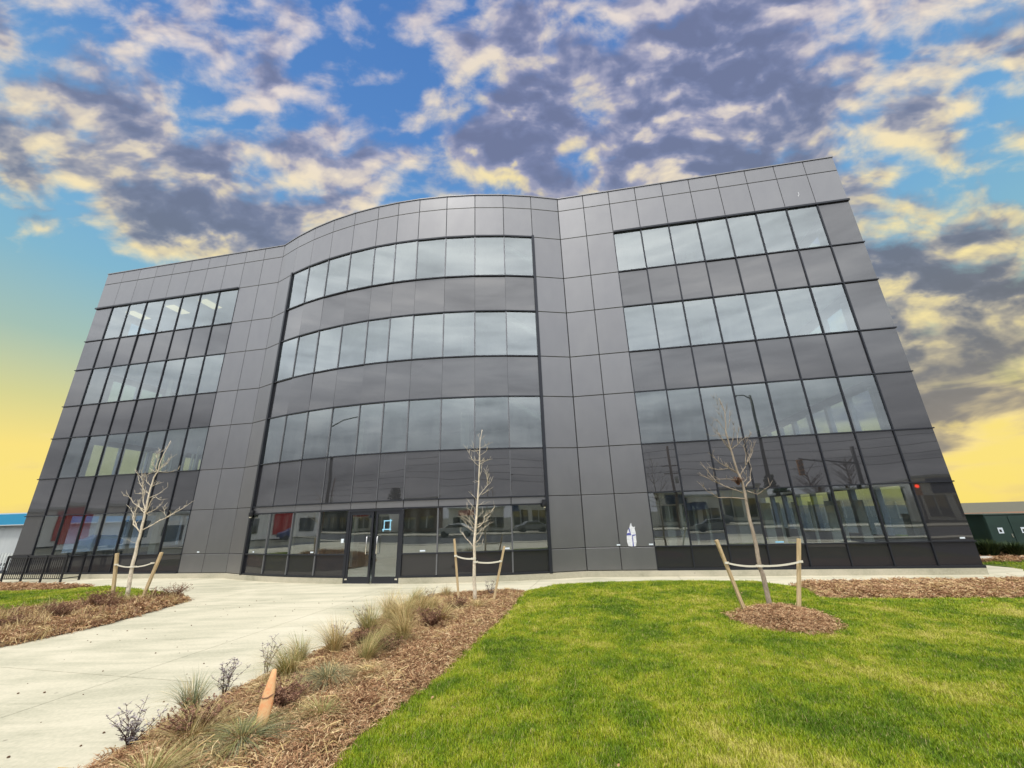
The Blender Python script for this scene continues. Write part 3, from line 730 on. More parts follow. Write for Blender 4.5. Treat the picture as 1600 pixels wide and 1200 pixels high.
decal(rw[9].lerp(rw[10], .75), aR, 1.02, .14, .05, M['sticker'], y=.009)
# torn protective film left on one metal panel
P_ = rw[1].lerp(rw[2], .36)
def film(name, pts, m, y):
    b = MB(); n = len(pts); b.v = [(x, y, z) for x, z in pts]+[(x, y+.004, z) for x, z in pts]
    b.f = [tuple(range(n)), tuple(range(n, 2*n))[::-1]]+[(i, n+i, n+(i+1) % n, (i+1) % n) for i in range(n)]
    place(name, b.mesh(name, m), P_, aR, 0)
film('protective_film', [(-.13, .98), (-.03, .965), (.13, .97), (.165, 1.12), (.17, 1.40), (.15, 1.57), (.18, 1.62), (.10, 1.60), (.06, 1.66), (.05, 1.75), (.01, 1.70), (-.01, 1.62), (-.05, 1.55), (-.10, 1.50), (-.15, 1.33), (-.16, 1.12)], M['film_white'], -.008)
for nm, q in (('a', [(.02, .972), (.06, .972), (.055, 1.31), (.16, 1.33), (.165, 1.36), (.05, 1.35), (.03, 1.30)]), ('b', [(-.15, 1.33), (.02, 1.34), (.0, 1.38), (-.06, 1.42), (-.13, 1.40)]), ('c', [(-.03, 1.38), (.0, 1.38), (-.03, 1.60), (-.06, 1.54)])):
    film('film_print', q, M['film_blue'], -.0125)
place('scratch_mark', MB().tube([(0, -.002, .0), (.06, -.002, .10), (.05, -.002, .22)], .012, 5).mesh('scratch_mark', M['film_white']), rw[8].lerp(rw[9], .5), aR, 14.75)

# ================================================================== STREET AND BACKDROP ITEMS
# white neighbour with blue fascia
wb = tag(empty('neighbour_building', (-36, 30, 0)), 'low white building with bright blue fascia at the left edge', 'building')
MB().box((-14, 0, 0), (9, 12, 2.55)).build('wall', M['white_wall'], wb)
fs_ = MB().box((-14.3, -.4, 2.55), (9.3, 12.3, 3.28)).build('fascia', M['blue_trim'], wb)
MB().box((-14.32, -.42, 2.50), (9.32, 12.32, 2.56)).build('gutter', M['white_wall'], wb)
MB().box((-14.2, -.2, 3.28), (9.2, 12.2, 3.36)).build('roof', M['white_wall'], wb)
tb = tag(empty('tan_building', (40, 32, 0)), 'low tan building just showing beyond the green cabinets at right', 'building')
MB().box((-2.2, 0, 0), (14, 9, 1.0)).build('wall', mat('tan_wall', base=(.42, .31, .18), rough=.8), tb); MB().box((-2.4, -.3, 1.0), (14.2, 9.2, 1.1)).build('roof', M['deadbrown'], tb)
# pale picket fence
pf = tag(empty('picket_fence', (-29, 24, 0)), 'pale grey picket fence in front of the white building at left', 'fence')
for i in range(26):
    inst('picket', cmesh('picket', lambda: MB().box((-.04, -.01, .05), (.04, .01, .95)).mesh('picket', M['white_wall'])), pf, (-2.4+i*.17, 0, 0))
for z in (.22, .78): MB().box((-2.5, .012, z), (2.0, .04, z+.06)).build('rail', M['white_wall'], pf)
# black railing on a low landing
rl = tag(empty('railing', (-19.35, 18.35, 0), aL), 'black metal guard railing on the landing at the left end of the facade', 'railing')
M_ = M['black']
def rail_panel(x0, x1, y):
    for z in (1.04, .98, .12): MB().box((x0, y-.02, z), (x1, y+.02, z+.035)).build('rail', M_, rl)
    n = int((x1-x0)/.11)
    for i in range(1, n): inst('baluster', cmesh('bal', lambda: MB().box((-.009, -.009, .15), (.009, .009, .98)).mesh('baluster', M_)), rl, (x0+(x1-x0)*i/n, y, 0))
for x in (-3.3, -2.2, -1.1, 0.0): MB().box((x-.03, -.03, 0), (x+.03, .03, 1.06)).build('post', M_, rl)
for a in (-3.27, -2.17, -1.07): rail_panel(a, a+1.04, 0)
for z in (1.04, .98, .12): MB().box((-.02, .03, z), (.02, .62, z+.035)).build('rail', M_, rl)
MB().box((-.03, .62, 0), (.03, .68, 1.06)).build('post', M_, rl)
# green utility cabinets
def cabinet(loc, rz, w, d, h, doors, label):
    e = tag(empty('utility_cabinet', loc, rz), label, 'utility cabinet', 'green utility cabinets behind the verge')
    MB().box((0, 0, .08), (w, d, h)).build('body', M['green'], e, bevel=.02); MB().box((-.06, -.06, 0), (w+.06, d+.06, .08)).build('plinth', M['stone'], e)
    MB().box((-.02, -.03, h), (w+.02, d+.02, h+.05)).build('lid', M['green'], e, bevel=.01)
    for i in range(doors):
        dd = MB().box((w*i/doors+.012, -.03, .14), (w*(i+1)/doors-.012, -.002, h-.04)).build('door', M['green'], e, bevel=.006)
        sx = w*(i+.5)/doors
        MB().box((sx-.10, -.036, h*.55), (sx+.08, -.0305, h*.55+.22)).build('warning_label', M['sticker'], dd)
        MB().box((sx-.06, -.040, h*.55+.05), (sx+.02, -.0365, h*.55+.15)).build('warning_mark', M['joint'], dd)
        MB().box((w*(i+.9)/doors-.02, -.05, h*.45), (w*(i+.9)/doors+.02, -.031, h*.45+.14)).build('handle', M['steel'], dd)
cabinet((19.35, 17.5, 0), -.15, 1.62, 1.5, 1.56, 2, 'tall dark green double door utility cabinet with two white labels at right')
cabinet((18.55, 19.3, 0), -.15, .75, 1.2, 1.62, 1, 'dark green utility cabinet half hidden behind the building corner')

# ---------------------------------------------------------------- plants
def blade_clump(name, loc, n, h, spread, mats, seed, label, cat, group=None, w=.005, droop=.6, lean=(0, 0), base=.09, parts=('blades',)):
    r = random.Random(seed); e = tag(empty(name, loc), label, cat, group)
    for mi, (mm, frac, pn) in enumerate(mats):
        b = MB()
        for i in range(int(n*frac)):
            a = r.uniform(0, 6.283); out = spread*(r.random()**.7); hh = h*r.uniform(.55, 1.1)
            bx, by = base*r.random()*math.cos(a), base*r.random()*math.sin(a); ca, sa = math.cos(a), math.sin(a); px, py = -sa*w/2, ca*w/2; k = len(b.v)
            segs = 4
            for s_ in range(segs+1):
                t = s_/segs; o_ = out*t**1.6; z = hh*(t-droop*t**3*out/spread*.75); ww = (1-t)**.6
                x = bx+ca*o_+lean[0]*t*t*hh; y = by+sa*o_+lean[1]*t*t*hh
                if s_ < segs: b.v += [(x-px*ww, y-py*ww, z), (x+px*ww, y+py*ww, z)]
                else: b.v.append((x, y, z))
            for s_ in range(segs-1): q = k+2*s_; b.f.append((q, q+1, q+3, q+2))
            q = k+2*(segs-1); b.f.append((q, q+1, q+2))
        b.build(pn, mm, e)
    return e
def twig_shrub(loc, h, spread, n, seed, label, leaf=True, m=None, cat='shrub', name='dry_shrub', group=None, leafm=None):
    r = random.Random(seed); e = tag(empty(name, loc), label, cat, group); b = MB(); lf = MB()
    for i in range(n):
        a = r.uniform(0, 6.283); s_ = spread*r.uniform(.25, 1); hh = h*r.uniform(.6, 1.05); p = Vector((.02*math.cos(a), .02*math.sin(a), 0)); pts = [p]
        for k in range(1, 5):
            t = k/4; pts.append(Vector((math.cos(a)*s_*t**1.2+r.uniform(-.02, .02), math.sin(a)*s_*t**1.2+r.uniform(-.02, .02), hh*t)))
        b.tube(pts, [.0045, .004, .003, .0025, .0015], 4)
        for k in range(1, 5):
            for q in range(2):
                c = pts[k]; an = r.uniform(0, 6.283); L = h*r.uniform(.08, .22); d = Vector((math.cos(an), math.sin(an), r.uniform(.3, 1.2))).normalized()*L
                b.tube([c, c+d*.6+Vector((0, 0, .0)), c+d], [.003, .002, .0015], 3)
                if leaf:
                    for z in range(4):
                        c2 = c+d*(.4+.2*z); an2 = r.uniform(0, 6.283); u_ = Vector((math.cos(an2), math.sin(an2), r.uniform(-.5, .8)))*r.uniform(.016, .030); v_ = u_.cross(Vector((0, 0, 1))).normalized()*.011
                        kk = len(lf.v); lf.v += [tuple(c2), tuple(c2+u_*.5+v_), tuple(c2+u_), tuple(c2+u_*.5-v_)]; lf.f.append((kk, kk+1, kk+2, kk+3))
    b.build('branches', m or M['twig'], e)
    if leaf: lf.build('leaves', leafm or M['dryleaf'], e)
    return e
GRP = None
bl = [ # x, y, n, h, spread, kind, label
 (-3.80, 5.45, 260, .46, .30, 'bg', 'tall grey green grass clump bent over at the left rim of the bed, nearest the camera'),
 (-3.18, 6.35, 330, .46, .30, 'ol', 'upright olive grass clump directly behind the orange piece'),
 (-2.98, 7.35, 260, .52, .36, 'st', 'feathery straw coloured grass clump at the walk side of the bed, middle of its length'),
 (-2.55, 6.15, 380, .30, .36, 'bg', 'low spreading grey green grass mound in the middle of the bed right of the orange piece'),
 (-2.30, 6.9, 260, .36, .26, 'ol', 'small upright olive tuft alone in the open mulch'),
 (-2.75, 4.75, 420, .26, .42, 'gr', 'greenest grass mound at the bottom of the frame in the bed'),
 (-3.25, 4.75, 300, .24, .36, 'st', 'flattened straw tuft left of the greenest mound at the bottom'),
 (-2.75, 8.3, 360, .62, .44, 'ol', 'largest tall grass clump arching over the walk, half way to the middle sapling'),
 (-2.30, 8.9, 380, .66, .46, 'st', 'tall pale straw clump just right of the largest arching one'),
 (-2.02, 7.9, 320, .50, .34, 'st', 'bright straw tuft in front of the pale tall clump'),
 (-1.95, 9.9, 300, .55, .38, 'st', 'straw clump left of the middle sapling stake'),
 (-1.60, 9.2, 260, .36, .36, 'st', 'low straw tuft beside the reddish brown plants below the middle sapling'),
 (-2.55, 10.3, 240, .45, .34, 'ol', 'far grass clump at the walk edge behind the tall ones'),
 (-2.95, 5.85, 240, .20, .34, 'st', 'low curled straw tuft just right of the orange piece'),
 (-3.35, 7.0, 240, .36, .28, 'ol', 'thin olive tuft at the walk edge between the upright clump and the feathery clump'),
 (-2.05, 6.35, 200, .24, .26, 'st', 'short straw tuft in the open mulch nearest the lawn edge'),
 (-2.72, 9.4, 320, .58, .42, 'st', 'tall straw clump at the walk edge behind the largest arching one'),
 (-2.2, 10.0, 300, .50, .40, 'st', 'bushy straw clump between the walk and the middle sapling'),
 (-2.6, 11.2, 260, .40, .34, 'ol', 'grass clump near the far left corner of the bed'),
 (-1.95, 11.9, 220, .34, .30, 'st', 'straw tuft at the far edge of the bed next to the pavement'),
 (-3.45, 5.1, 260, .22, .32, 'st', 'curled straw tuft under the tall bent clump near the camera'),
 (-2.2, 5.2, 220, .20, .28, 'ol', 'short olive tuft right of the greenest mound'),
 (-.95, 10.3, 200, .26, .28, 'st', 'short straw tuft right of the middle sapling trunk'),
 (-3.1, 4.1, 260, .28, .36, 'ol', 'olive clump at the very bottom edge of the frame'),
 (-2.35, 7.55, 260, .40, .34, 'ol', 'loose olive clump in the middle of the bed left of the bright straw tuft'),
]
MK = {'bg': [(M['blue_green'], .75, 'blades'), (M['straw'], .25, 'dry_blades')], 'ol': [(M['olive'], .6, 'blades'), (M['straw'], .4, 'dry_blades')],
      'st': [(M['straw'], .8, 'dry_blades'), (M['olive'], .2, 'blades')], 'gr': [(M['olive'], .5, 'blades'), (M['blue_green'], .5, 'blades')]}
for i, (x, y, n, h, sp, k, lab) in enumerate(bl):
    blade_clump('ornamental_grass', (x, y, .07), int(n*1.4), h*(1.2 if h > .3 else 1.2)*(.85+.25*abs(math.sin(i*1.9))), sp*1.65, MK[k], 100+i, lab, 'ornamental grass', 'grass clumps in the long mulch bed', lean=(-.15, .05) if i in (0, 2, 7) else (math.sin(i*5.3)*.35, math.cos(i*3.1)*.3), droop=.75+.3*math.sin(i*2.7))
for i, (x, y, h, sp, n, lab) in enumerate([
 (-3.86, 4.78, .36, .24, 16, 'dry twiggy shrub at the lower left end of the bed, over the walk'),
 (-3.80, 6.02, .34, .24, 14, 'thin leafy dry shrub at the walk edge left of the orange piece'),
 (-3.70, 6.75, .44, .14, 7, 'slender upright dry stem plant behind the thin shrub'),
 (-3.15, 8.0, .34, .26, 14, 'grey dry shrub beside the feathery straw clump at the walk edge'),
 (-3.1, 8.9, .38, .26, 14, 'grey dry shrub at the walk edge left of the largest arching grass'),
 (-.72, 11.9, .42, .18, 12, 'small grey dry shrub behind the middle sapling'),
 (-2.3, 11.6, .30, .20, 10, 'tiny dry shrub at the far left corner of the bed'),
]): twig_shrub((x, y, .05), h, sp, n, 300+i, lab, group='dry shrubs in the long mulch bed')
for i, (x, y, h, sp, lab) in enumerate([
 (-2.72, 5.45, .26, .30, 'dark brown withered mound beside the orange piece'),
 (-1.72, 8.75, .34, .34, 'reddish brown withered plant below the middle sapling'),
 (-2.15, 7.35, .24, .26, 'low reddish brown withered mound in the middle of the bed'),
 (-3.35, 4.95, .26, .34, 'brown withered mound at the lower left of the bed'),
 (-1.45, 10.3, .26, .30, 'brown withered mound at the foot of the middle sapling'),
 (-2.62, 7.75, .26, .24, 'dark withered plant beneath the feathery straw clump')]):
    twig_shrub((x, y, .06), h, sp, 60, 400+i, lab, True, M['deadbrown'], 'plant', 'withered_plant', 'withered plants in the long mulch bed', M['deadbrown'])
r = random.Random(9)
LBP = [(-10.6, 12.9), (-11.1, 12.4), (-11.6, 12.0), (-10.9, 11.7), (-12.2, 11.5), (-11.5, 11.0), (-12.6, 10.8), (-11.9, 10.2), (-12.9, 10.0), (-11.3, 9.8), (-12.4, 9.2), (-13.6, 9.6), (-10.35, 13.2), (-13.4, 8.6), (-10.9, 10.6), (-12.1, 12.9), (-13.9, 10.6), (-14.8, 9.9)]
wi_ = sorted([i for i in range(len(LBP)) if i % 3 != 1], key=lambda i: -LBP[i][0]-.3*LBP[i][1]); gi_ = sorted([i for i in range(len(LBP)) if i % 3 == 1], key=lambda i: -LBP[i][0]-.3*LBP[i][1])
ORD = ['first', 'second', 'third', 'fourth', 'fifth', 'sixth', 'seventh', 'eighth', 'ninth', 'tenth', 'eleventh', 'twelfth']
for i, (x, y) in enumerate(LBP):
    if i % 3 != 1: twig_shrub((x, y, .05), r.uniform(.28, .40), r.uniform(.35, .5), 46, 500+i, 'low brown withered plant in the left bed, %s from the bed tip' % ORD[wi_.index(i)], True, M['deadbrown'], 'plant', 'withered_plant', 'withered plants in the left bed', M['deadbrown'])
    else: blade_clump('ornamental_grass', (x, y, .05), 260, r.uniform(.35, .5), .40, MK[('ol', 'gr', 'st')[i//3 % 3]], 600+i, 'low green and straw grass clump in the left bed, %s from the bed tip' % ORD[gi_.index(i)], 'ornamental grass', 'grass clumps in the left bed')
# evergreen shrubs and pale edging stones at the cabinets
for i, (x, y, h) in enumerate(((17.45, 16.9, .62), (18.2, 16.75, .72), (18.95, 16.55, .62), (19.6, 16.4, .34))):
    blade_clump('evergreen_shrub', (x, y, .05), 900, h, .55, [(M['evergreen'], 1, 'foliage')], 700+i, ['dark spreading evergreen shrub touching the building corner', 'fullest evergreen shrub in front of the cabinets', 'evergreen shrub in front of the left cabinet door', 'smallest evergreen shrub in front of the right cabinet door'][i], 'shrub', 'evergreen shrubs before the cabinets', w=.03, droop=.3, base=.25)
def stone(loc, s, seed, label):
    r_ = random.Random(seed); b = MB(); n = 10; 
    prof = [(.001, 0), (.9, .05), (1, .4), (.8, .8), (.35, 1.), (.001, 1.02)]
    b.lathe(prof, n)
    b.v = [(x*s[0]*(1+r_.uniform(-.12, .12)), y*s[1]*(1+r_.uniform(-.12, .12)), z*s[2]) for x, y, z in b.v]
    o = b.build('edging_stone', M['stone'], smooth=True); o.location = loc; tag(o, label, 'stone', 'pale stones edging the shrub bed')
for i, (x, y) in enumerate(((17.3, 16.1), (18.5, 15.9), (19.2, 15.75), (20.1, 15.6), (21.0, 15.45))):
    stone((x, y, .06), (.32 if i != 1 else .2, .16, .13), i, ['pale edging stone nearest the building corner', 'smallest pale edging stone, second from the building corner', 'pale edging stone below the fullest evergreen shrub', 'pale edging stone below the cabinet doors', 'pale edging stone farthest right'][i])

# ---------------------------------------------------------------- saplings
T1 = [[(-0.01,-0.01),(-0.1,0.95),(-0.1,1.42),(-0.1,1.99),(-0.11,2.45),(-0.14,3.13),(-0.12,3.65),(-0.03,3.83),(-0.03,4.17),(0.06,4.55),(0.15,4.88)],[(-0.14,1.94),(-0.44,2.09),(-0.72,2.27),(-1.09,2.55),(-1.46,2.74)],[(-0.15,1.96),(-0.56,2.17),(-0.73,2.4),(-0.76,2.69),(-0.76,2.84)],[(-0.65,2.29),(-0.65,2.49),(-0.67,2.67)],[(-0.07,1.99),(0.16,2.17),(0.38,2.34),(0.54,2.51),(0.72,2.65),(0.84,2.79)],[(0.37,2.36),(0.61,2.46),(0.78,2.44)],[(0.38,2.41),(0.26,2.59),(0.21,2.69)],[(-0.12,2.48),(-0.4,2.63),(-0.7,2.84),(-0.76,2.89)],[(-0.12,2.5),(-0.37,2.88),(-0.5,3.24),(-0.76,3.46),(-1.01,3.78)],[(-0.41,2.99),(-0.5,3.4),(-0.57,3.66),(-0.79,3.85)],[(-0.48,3.32),(-0.38,3.55),(-0.42,3.81)],[(-0.11,2.5),(0.03,2.67),(0.18,2.92),(0.37,2.99),(0.66,2.88)],[(-0.08,2.5),(0.14,2.64),(0.24,2.79)],[(-0.13,2.98),(0.07,3.12),(0.2,3.35)],[(-0.14,3.34),(0.08,3.41),(0.23,3.43)],[(-0.13,3.1),(-0.32,3.19),(-0.54,3.14),(-0.81,3.16)],[(-0.1,2.58),(-0.46,2.84),(-0.59,3.04),(-0.71,3.06)],[(-0.12,2.49),(0.02,2.5),(0.11,2.43)],[(-0.03,3.83),(-0.17,4.07),(-0.14,4.29)],[(-0.02,3.91),(0.16,4.06),(0.26,4.3)],[(-0.01,3.96),(0.25,4.11),(0.45,4.21)],[(-0.01,3.85),(0.22,3.82),(0.47,3.89)],[(-0.03,3.83),(-0.22,3.86),(-0.39,3.89)],[(-0.02,4.23),(0.08,4.39),(0.08,4.61)],[(-0.16,3.39),(-0.29,3.5),(-0.36,3.71),(-0.1,3.8)],[(-0.01,3.88),(-0.08,4.18),(-0.2,4.4)],[(0.0,4.36),(0.15,4.55),(0.16,4.71)],[(-0.05,3.8),(0.07,3.96),(0.18,4.2)],[(-0.09,1.6),(-0.24,1.65)]]
K1 = [[(-0.48,0.02),(-0.71,1.32)],[(0.4,0.04),(0.67,1.3)],[(-0.61,0.99),(-0.09,0.91)],[(-0.06,0.91),(0.52,1.0)]]
T2 = [[(0.01,-0.05),(-0.0,0.88),(0.0,1.41),(0.06,2.08),(0.1,2.65),(0.14,3.38),(0.16,4.04),(0.22,4.38)],[(0.14,3.35),(-0.07,3.57),(-0.19,3.81)],[(0.14,3.63),(-0.02,3.85),(-0.02,3.92)],[(0.16,3.66),(0.34,3.75),(0.38,3.86)],[(0.14,3.42),(0.31,3.49),(0.43,3.53)],[(0.16,3.47),(0.22,3.51),(0.33,3.49)],[(0.09,2.49),(0.21,2.69),(0.33,2.84),(0.45,2.98)],[(0.19,2.6),(0.42,2.73)],[(0.34,2.91),(0.31,3.14),(0.24,3.33)],[(0.37,2.91),(0.35,3.05),(0.33,3.14)],[(0.06,2.47),(-0.07,2.61)],[(0.04,2.21),(-0.13,2.41)],[(0.07,2.32),(0.28,2.36)],[(0.0,1.83),(-0.2,2.05),(-0.34,2.09)],[(-0.02,1.66),(-0.15,1.75),(-0.29,1.96)],[(-0.04,1.31),(-0.24,1.5),(-0.41,1.68)],[(-0.02,1.33),(0.12,1.45),(0.23,1.65)],[(0.03,1.57),(0.18,1.7),(0.36,1.82)],[(0.04,1.74),(0.21,1.86),(0.25,2.03),(0.44,2.16),(0.52,2.26)],[(0.07,1.82),(0.3,1.9),(0.43,2.07)],[(0.06,2.0),(0.21,2.14)],[(0.0,1.95),(-0.11,2.09),(-0.09,2.17)],[(-0.02,1.74),(-0.13,1.92),(-0.31,2.01)],[(0.12,2.96),(0.03,2.92)],[(0.14,3.52),(-0.02,3.52)],[(0.04,2.06),(-0.19,2.26)],[(0.02,1.28),(0.2,1.32)],[(0.16,4.04),(0.1,4.23)],[(0.18,4.13),(0.27,4.23)],[(0.14,3.8),(-0.02,3.76)],[(0.15,3.85),(0.39,3.93)],[(0.12,3.01),(0.21,3.23),(0.22,3.37)]]
K2 = [[(-0.38,-0.15),(-0.53,1.5)],[(0.45,-0.06),(0.78,1.28)],[(-0.48,1.09),(-0.02,1.01)],[(0.03,0.93),(0.68,0.93)]]
T3 = [[(0.03,-0.02),(0.01,0.56),(-0.02,0.88),(-0.01,1.32),(-0.03,1.73),(-0.02,2.2),(-0.02,2.55),(-0.08,2.78),(-0.12,3.24),(-0.16,3.76),(-0.09,4.2),(-0.17,4.56)],[(-0.04,2.2),(-0.33,2.23),(-0.64,2.24),(-0.84,2.38),(-1.0,2.57)],[(-0.06,2.33),(-0.29,2.43),(-0.51,2.55),(-0.74,2.69),(-0.9,2.76)],[(-0.54,2.55),(-0.67,2.8),(-0.77,3.0)],[(-0.07,2.6),(-0.31,2.65),(-0.57,2.64)],[(-0.08,2.78),(-0.28,2.9),(-0.49,3.02),(-0.63,3.16)],[(-0.29,2.88),(-0.48,2.86),(-0.59,2.89)],[(-0.05,2.69),(0.14,2.91),(0.22,3.18),(0.21,3.37),(0.31,3.49)],[(0.17,2.95),(0.37,3.22),(0.47,3.46)],[(0.2,3.0),(0.45,3.27),(0.52,3.38)],[(0.04,2.46),(0.23,2.59),(0.41,2.9),(0.48,3.13)],[(0.04,2.37),(0.21,2.28),(0.43,2.45)],[(-0.15,3.29),(0.06,3.42),(0.23,3.56),(0.41,3.63)],[(-0.15,3.29),(-0.28,3.48),(-0.54,3.65)],[(-0.15,3.31),(-0.31,3.58),(-0.49,3.87)],[(-0.11,3.38),(-0.04,3.62),(-0.02,3.86)],[(-0.16,3.76),(-0.24,3.96),(-0.32,4.04)],[(-0.1,3.81),(0.08,4.1),(0.13,4.2)],[(-0.09,4.2),(-0.1,4.4),(-0.18,4.61)],[(-0.08,4.18),(0.0,4.3)],[(0.06,3.42),(0.17,3.68),(0.26,3.8)],[(-0.02,2.55),(0.13,2.64),(0.13,2.77)],[(-0.08,2.76),(-0.22,2.85),(-0.3,2.92)],[(-0.13,4.01),(-0.2,4.16),(-0.2,4.41)],[(-0.1,3.57),(-0.3,3.65),(-0.46,3.65)]]
K3 = [[(-0.47,0.01),(-0.84,1.36)],[(0.61,-0.02),(1.01,1.33)],[(-0.71,0.9),(-0.03,0.82)],[(-0.01,0.82),(0.87,0.88)]]

def sapling(lines, loc, base_r, m, seed, label, lean=0):
    r_ = random.Random(seed); e = tag(empty('sapling', loc), label, 'tree', 'three staked bare saplings')
    tr = lines[0]; n = len(tr); H_ = tr[-1][1]
    def ty(z): return 0.0
    b = MB(); rad = [max(.008, base_r*(1-.9*(max(p[1], 0)/H_)**.9)) for p in tr]
    pts = [Vector((p[0], 0, p[1])) for p in tr]; pts[0].z = -.06
    fine = [pts[0]]; fr = [rad[0]*1.15]
    for i in range(1, n):
        for t in (.33, .66, 1):
            q = pts[i-1].lerp(pts[i], t); 
            if t < 1: q += Vector((r_.uniform(-.008, .008), r_.uniform(-.012, .012), 0))
            fine.append(q); fr.append(rad[i-1]+(rad[i]-rad[i-1])*t)
    b.tube(fine, fr, 8); b.build('trunk', m, e, smooth=True)
    def trunk_r(z): return max(.008, base_r*(1-.9*(max(z, 0)/H_)**.9))
    done = {}
    for br in lines[1:]:
        ang = r_.uniform(-.9, .9); p0 = br[0]
        L = sum(math.dist(br[i], br[i+1]) for i in range(len(br)-1))
        y0 = 0.0
        for o_, (pp, yy) in done.items():
            if math.dist(pp, p0) < .14: y0 = yy
        rr_ = min(trunk_r(p0[1])*.5, .005+.013*L)
        b = MB(); pts = []; rs = []; acc = 0
        for i, q in enumerate(br):
            if i: acc += math.dist(q, br[i-1])
            y = y0+math.sin(ang)*acc*.7
            pts.append(Vector((q[0], y, q[1]))); rs.append(rr_*(1-.75*acc/L)); done[(id(br), i)] = ((q[0], q[1]), y)
        f2 = [pts[0]]; r2 = [rs[0]]
        for i in range(1, len(pts)):
            q = pts[i-1].lerp(pts[i], .5)+Vector((r_.uniform(-.02, .02), r_.uniform(-.02, .02), r_.uniform(-.012, .012)))
            f2 += [q, pts[i]]; r2 += [(rs[i-1]+rs[i])/2, rs[i]]
        b.tube(f2, r2, 5)
        # fine twigs
        for i in list(range(1, len(f2)))*2:
            if r_.random() < .8:
                d = (f2[i]-f2[i-1]).normalized(); t_ = Vector((r_.uniform(-1, 1), r_.uniform(-1, 1), r_.uniform(.2, 1))).normalized()
                dd = (d*.6+t_*.7).normalized()*r_.uniform(.06, .20); b.tube([f2[i], f2[i]+dd*.5+Vector((0, 0, .01)), f2[i]+dd], [.0045, .0035, .002], 4)
        b.build('branch', m, e, smooth=True)
    return e
def stake(loc, p0, p1, w, label):
    a = Vector((p0[0], 0, -.12)); b_ = Vector((p1[0], 0, p1[1])); d = b_-a; L = d.length
    me = MB().box((-w/2, -w/2, 0), (w/2, w/2, L-.06)).prism([(-w/2, -w/2), (w/2, -w/2), (w/2, w/2), (-w/2, w/2)], L-.0599, L-.0598).mesh('wooden_stake', M['wood'])
    k = MB(); k.box((-w/2, -w/2, 0), (w/2, w/2, L)); o = k.build('wooden_stake', M['wood'], bevel=.006)
    bpy.data.meshes.remove(me)
    o.location = (loc[0]+a.x, loc[1], loc[2]+a.z); o.rotation_euler = (0, math.atan2(d.x, d.z), .1); return tag(o, label, 'stake', 'wooden stakes holding the saplings')
def strap(loc, p0, p1, sag, wrap, label):
    b = MB(); n = 10; hw = .018; th_ = .004; pts = []
    for i in range(n+1):
        t = i/n; pts.append((p0[0]+(p1[0]-p0[0])*t, -.012, p0[1]+(p1[1]-p0[1])*t-sag*4*t*(1-t)))
    for i, (x, y, z) in enumerate(pts): b.v += [(x, y-th_, z-hw), (x, y-th_, z+hw), (x, y+th_, z+hw), (x, y+th_, z-hw)]
    for i in range(n):
        for j in range(4): b.f.append((i*4+j, i*4+(j+1) % 4, i*4+4+(j+1) % 4, i*4+4+j))
    b.f += [(3, 2, 1, 0), tuple(n*4+j for j in range(4))]
    for q, rw_ in wrap: 
        b.lathe([(rw_, -.022), (rw_+.006, -.02), (rw_+.006, .02), (rw_, .022)], 12, (q[0], 0, q[1]))
    o = b.build('tree_strap', M['strap']); o.location = loc; return tag(o, label, 'strap', 'pale straps tying the saplings to their stakes')
P1, P2, P3 = (-11.98, 13.48, .03), (-1.11, 11.12, .08), (5.19, 9.31, .12)
sapling(T1, P1, .060, M['bark_pale'], 1, 'pale many branched bare sapling at the left mulch bed, tallest of the three')
sapling(T2, P2, .050, M['bark_pale'], 2, 'slim straight bare sapling with short twigs at the far end of the long bed')
sapling(T3, P3, .055, M['bark_grey'], 3, 'dark barked leaning bare sapling standing in the round mulch patch on the lawn')
for (P_, K, who, w) in ((P1, K1, 'left', .075), (P2, K2, 'middle', .055), (P3, K3, 'right', .062)):
    for s_, (k, side) in enumerate(((K[0], 'left'), (K[1], 'right'))):
        stake((P_[0], P_[1]+.05, P_[2]), k[0], k[1], w, '%s hand wooden stake of the %s sapling' % (side, who))
    for k, side, a in ((K[2], 'left', 0), (K[3], 'right', 1)):
        st = k[a if a else 0]; tk = k[0] if a else k[1]
        strap(P_, k[0], k[1], .03, [(k[1] if a else k[0], w*.62), ((k[0][0] if a else k[1][0], (k[0] if a else k[1])[1]), .062 if who != 'left' else .08)], 'pale strap from the %s sapling to its %s hand stake' % (who, side))
# clump of dead leaves caught in the right sapling's fork
nb_ = twig_shrub((P3[0]-.12, P3[1], 2.62), .16, .12, 20, 77, 'small brown ball of dead leaves caught in the fork of the right sapling', True, M['deadbrown'], 'leaves', 'dead_leaf_clump', None, M['deadbrown'])

# orange tapered piece leaning in the bed
b = MB(); prof = [(.001, 0), (.030, .0), (.048, .06), (.064, .16), (.070, .26), (.058, .38), (.040, .48), (.024, .56), (.001, .565)]
b.lathe(prof, 14); b.v = [(x*1.0, y*.55, z) for x, y, z in b.v]
o = b.build('orange_marker', M['orange'], smooth=True); o.location = (-2.66, 4.88, .06); o.rotation_euler = (R(-16), R(-1), 0)
tag(o, 'faded orange tapered tube lying tilted among the grasses in the mulch bed', 'marker')
k = MB().tube([(-.066, -.02, .33), (-.03, -.042, .315), (.02, -.042, .32), (.064, -.02, .35)], .005, 5).build('cord', M['deadbrown'], o)
# pebbles and crumbs on the walk
r = random.Random(4); b = MB()
for i in range(90):
    x, y = r.uniform(-9, -3.9), r.uniform(4.2, 13); s_ = r.uniform(.006, .016)
    k_ = len(b.v); b.lathe([(.001, 0), (s_, s_*.3), (s_*.6, s_), (.001, s_*1.1)], 5, (x, y, 0))
tag(b.build('debris', M['soil']), 'scattered crumbs of soil and mulch on the concrete walk', 'debris', kind='stuff')
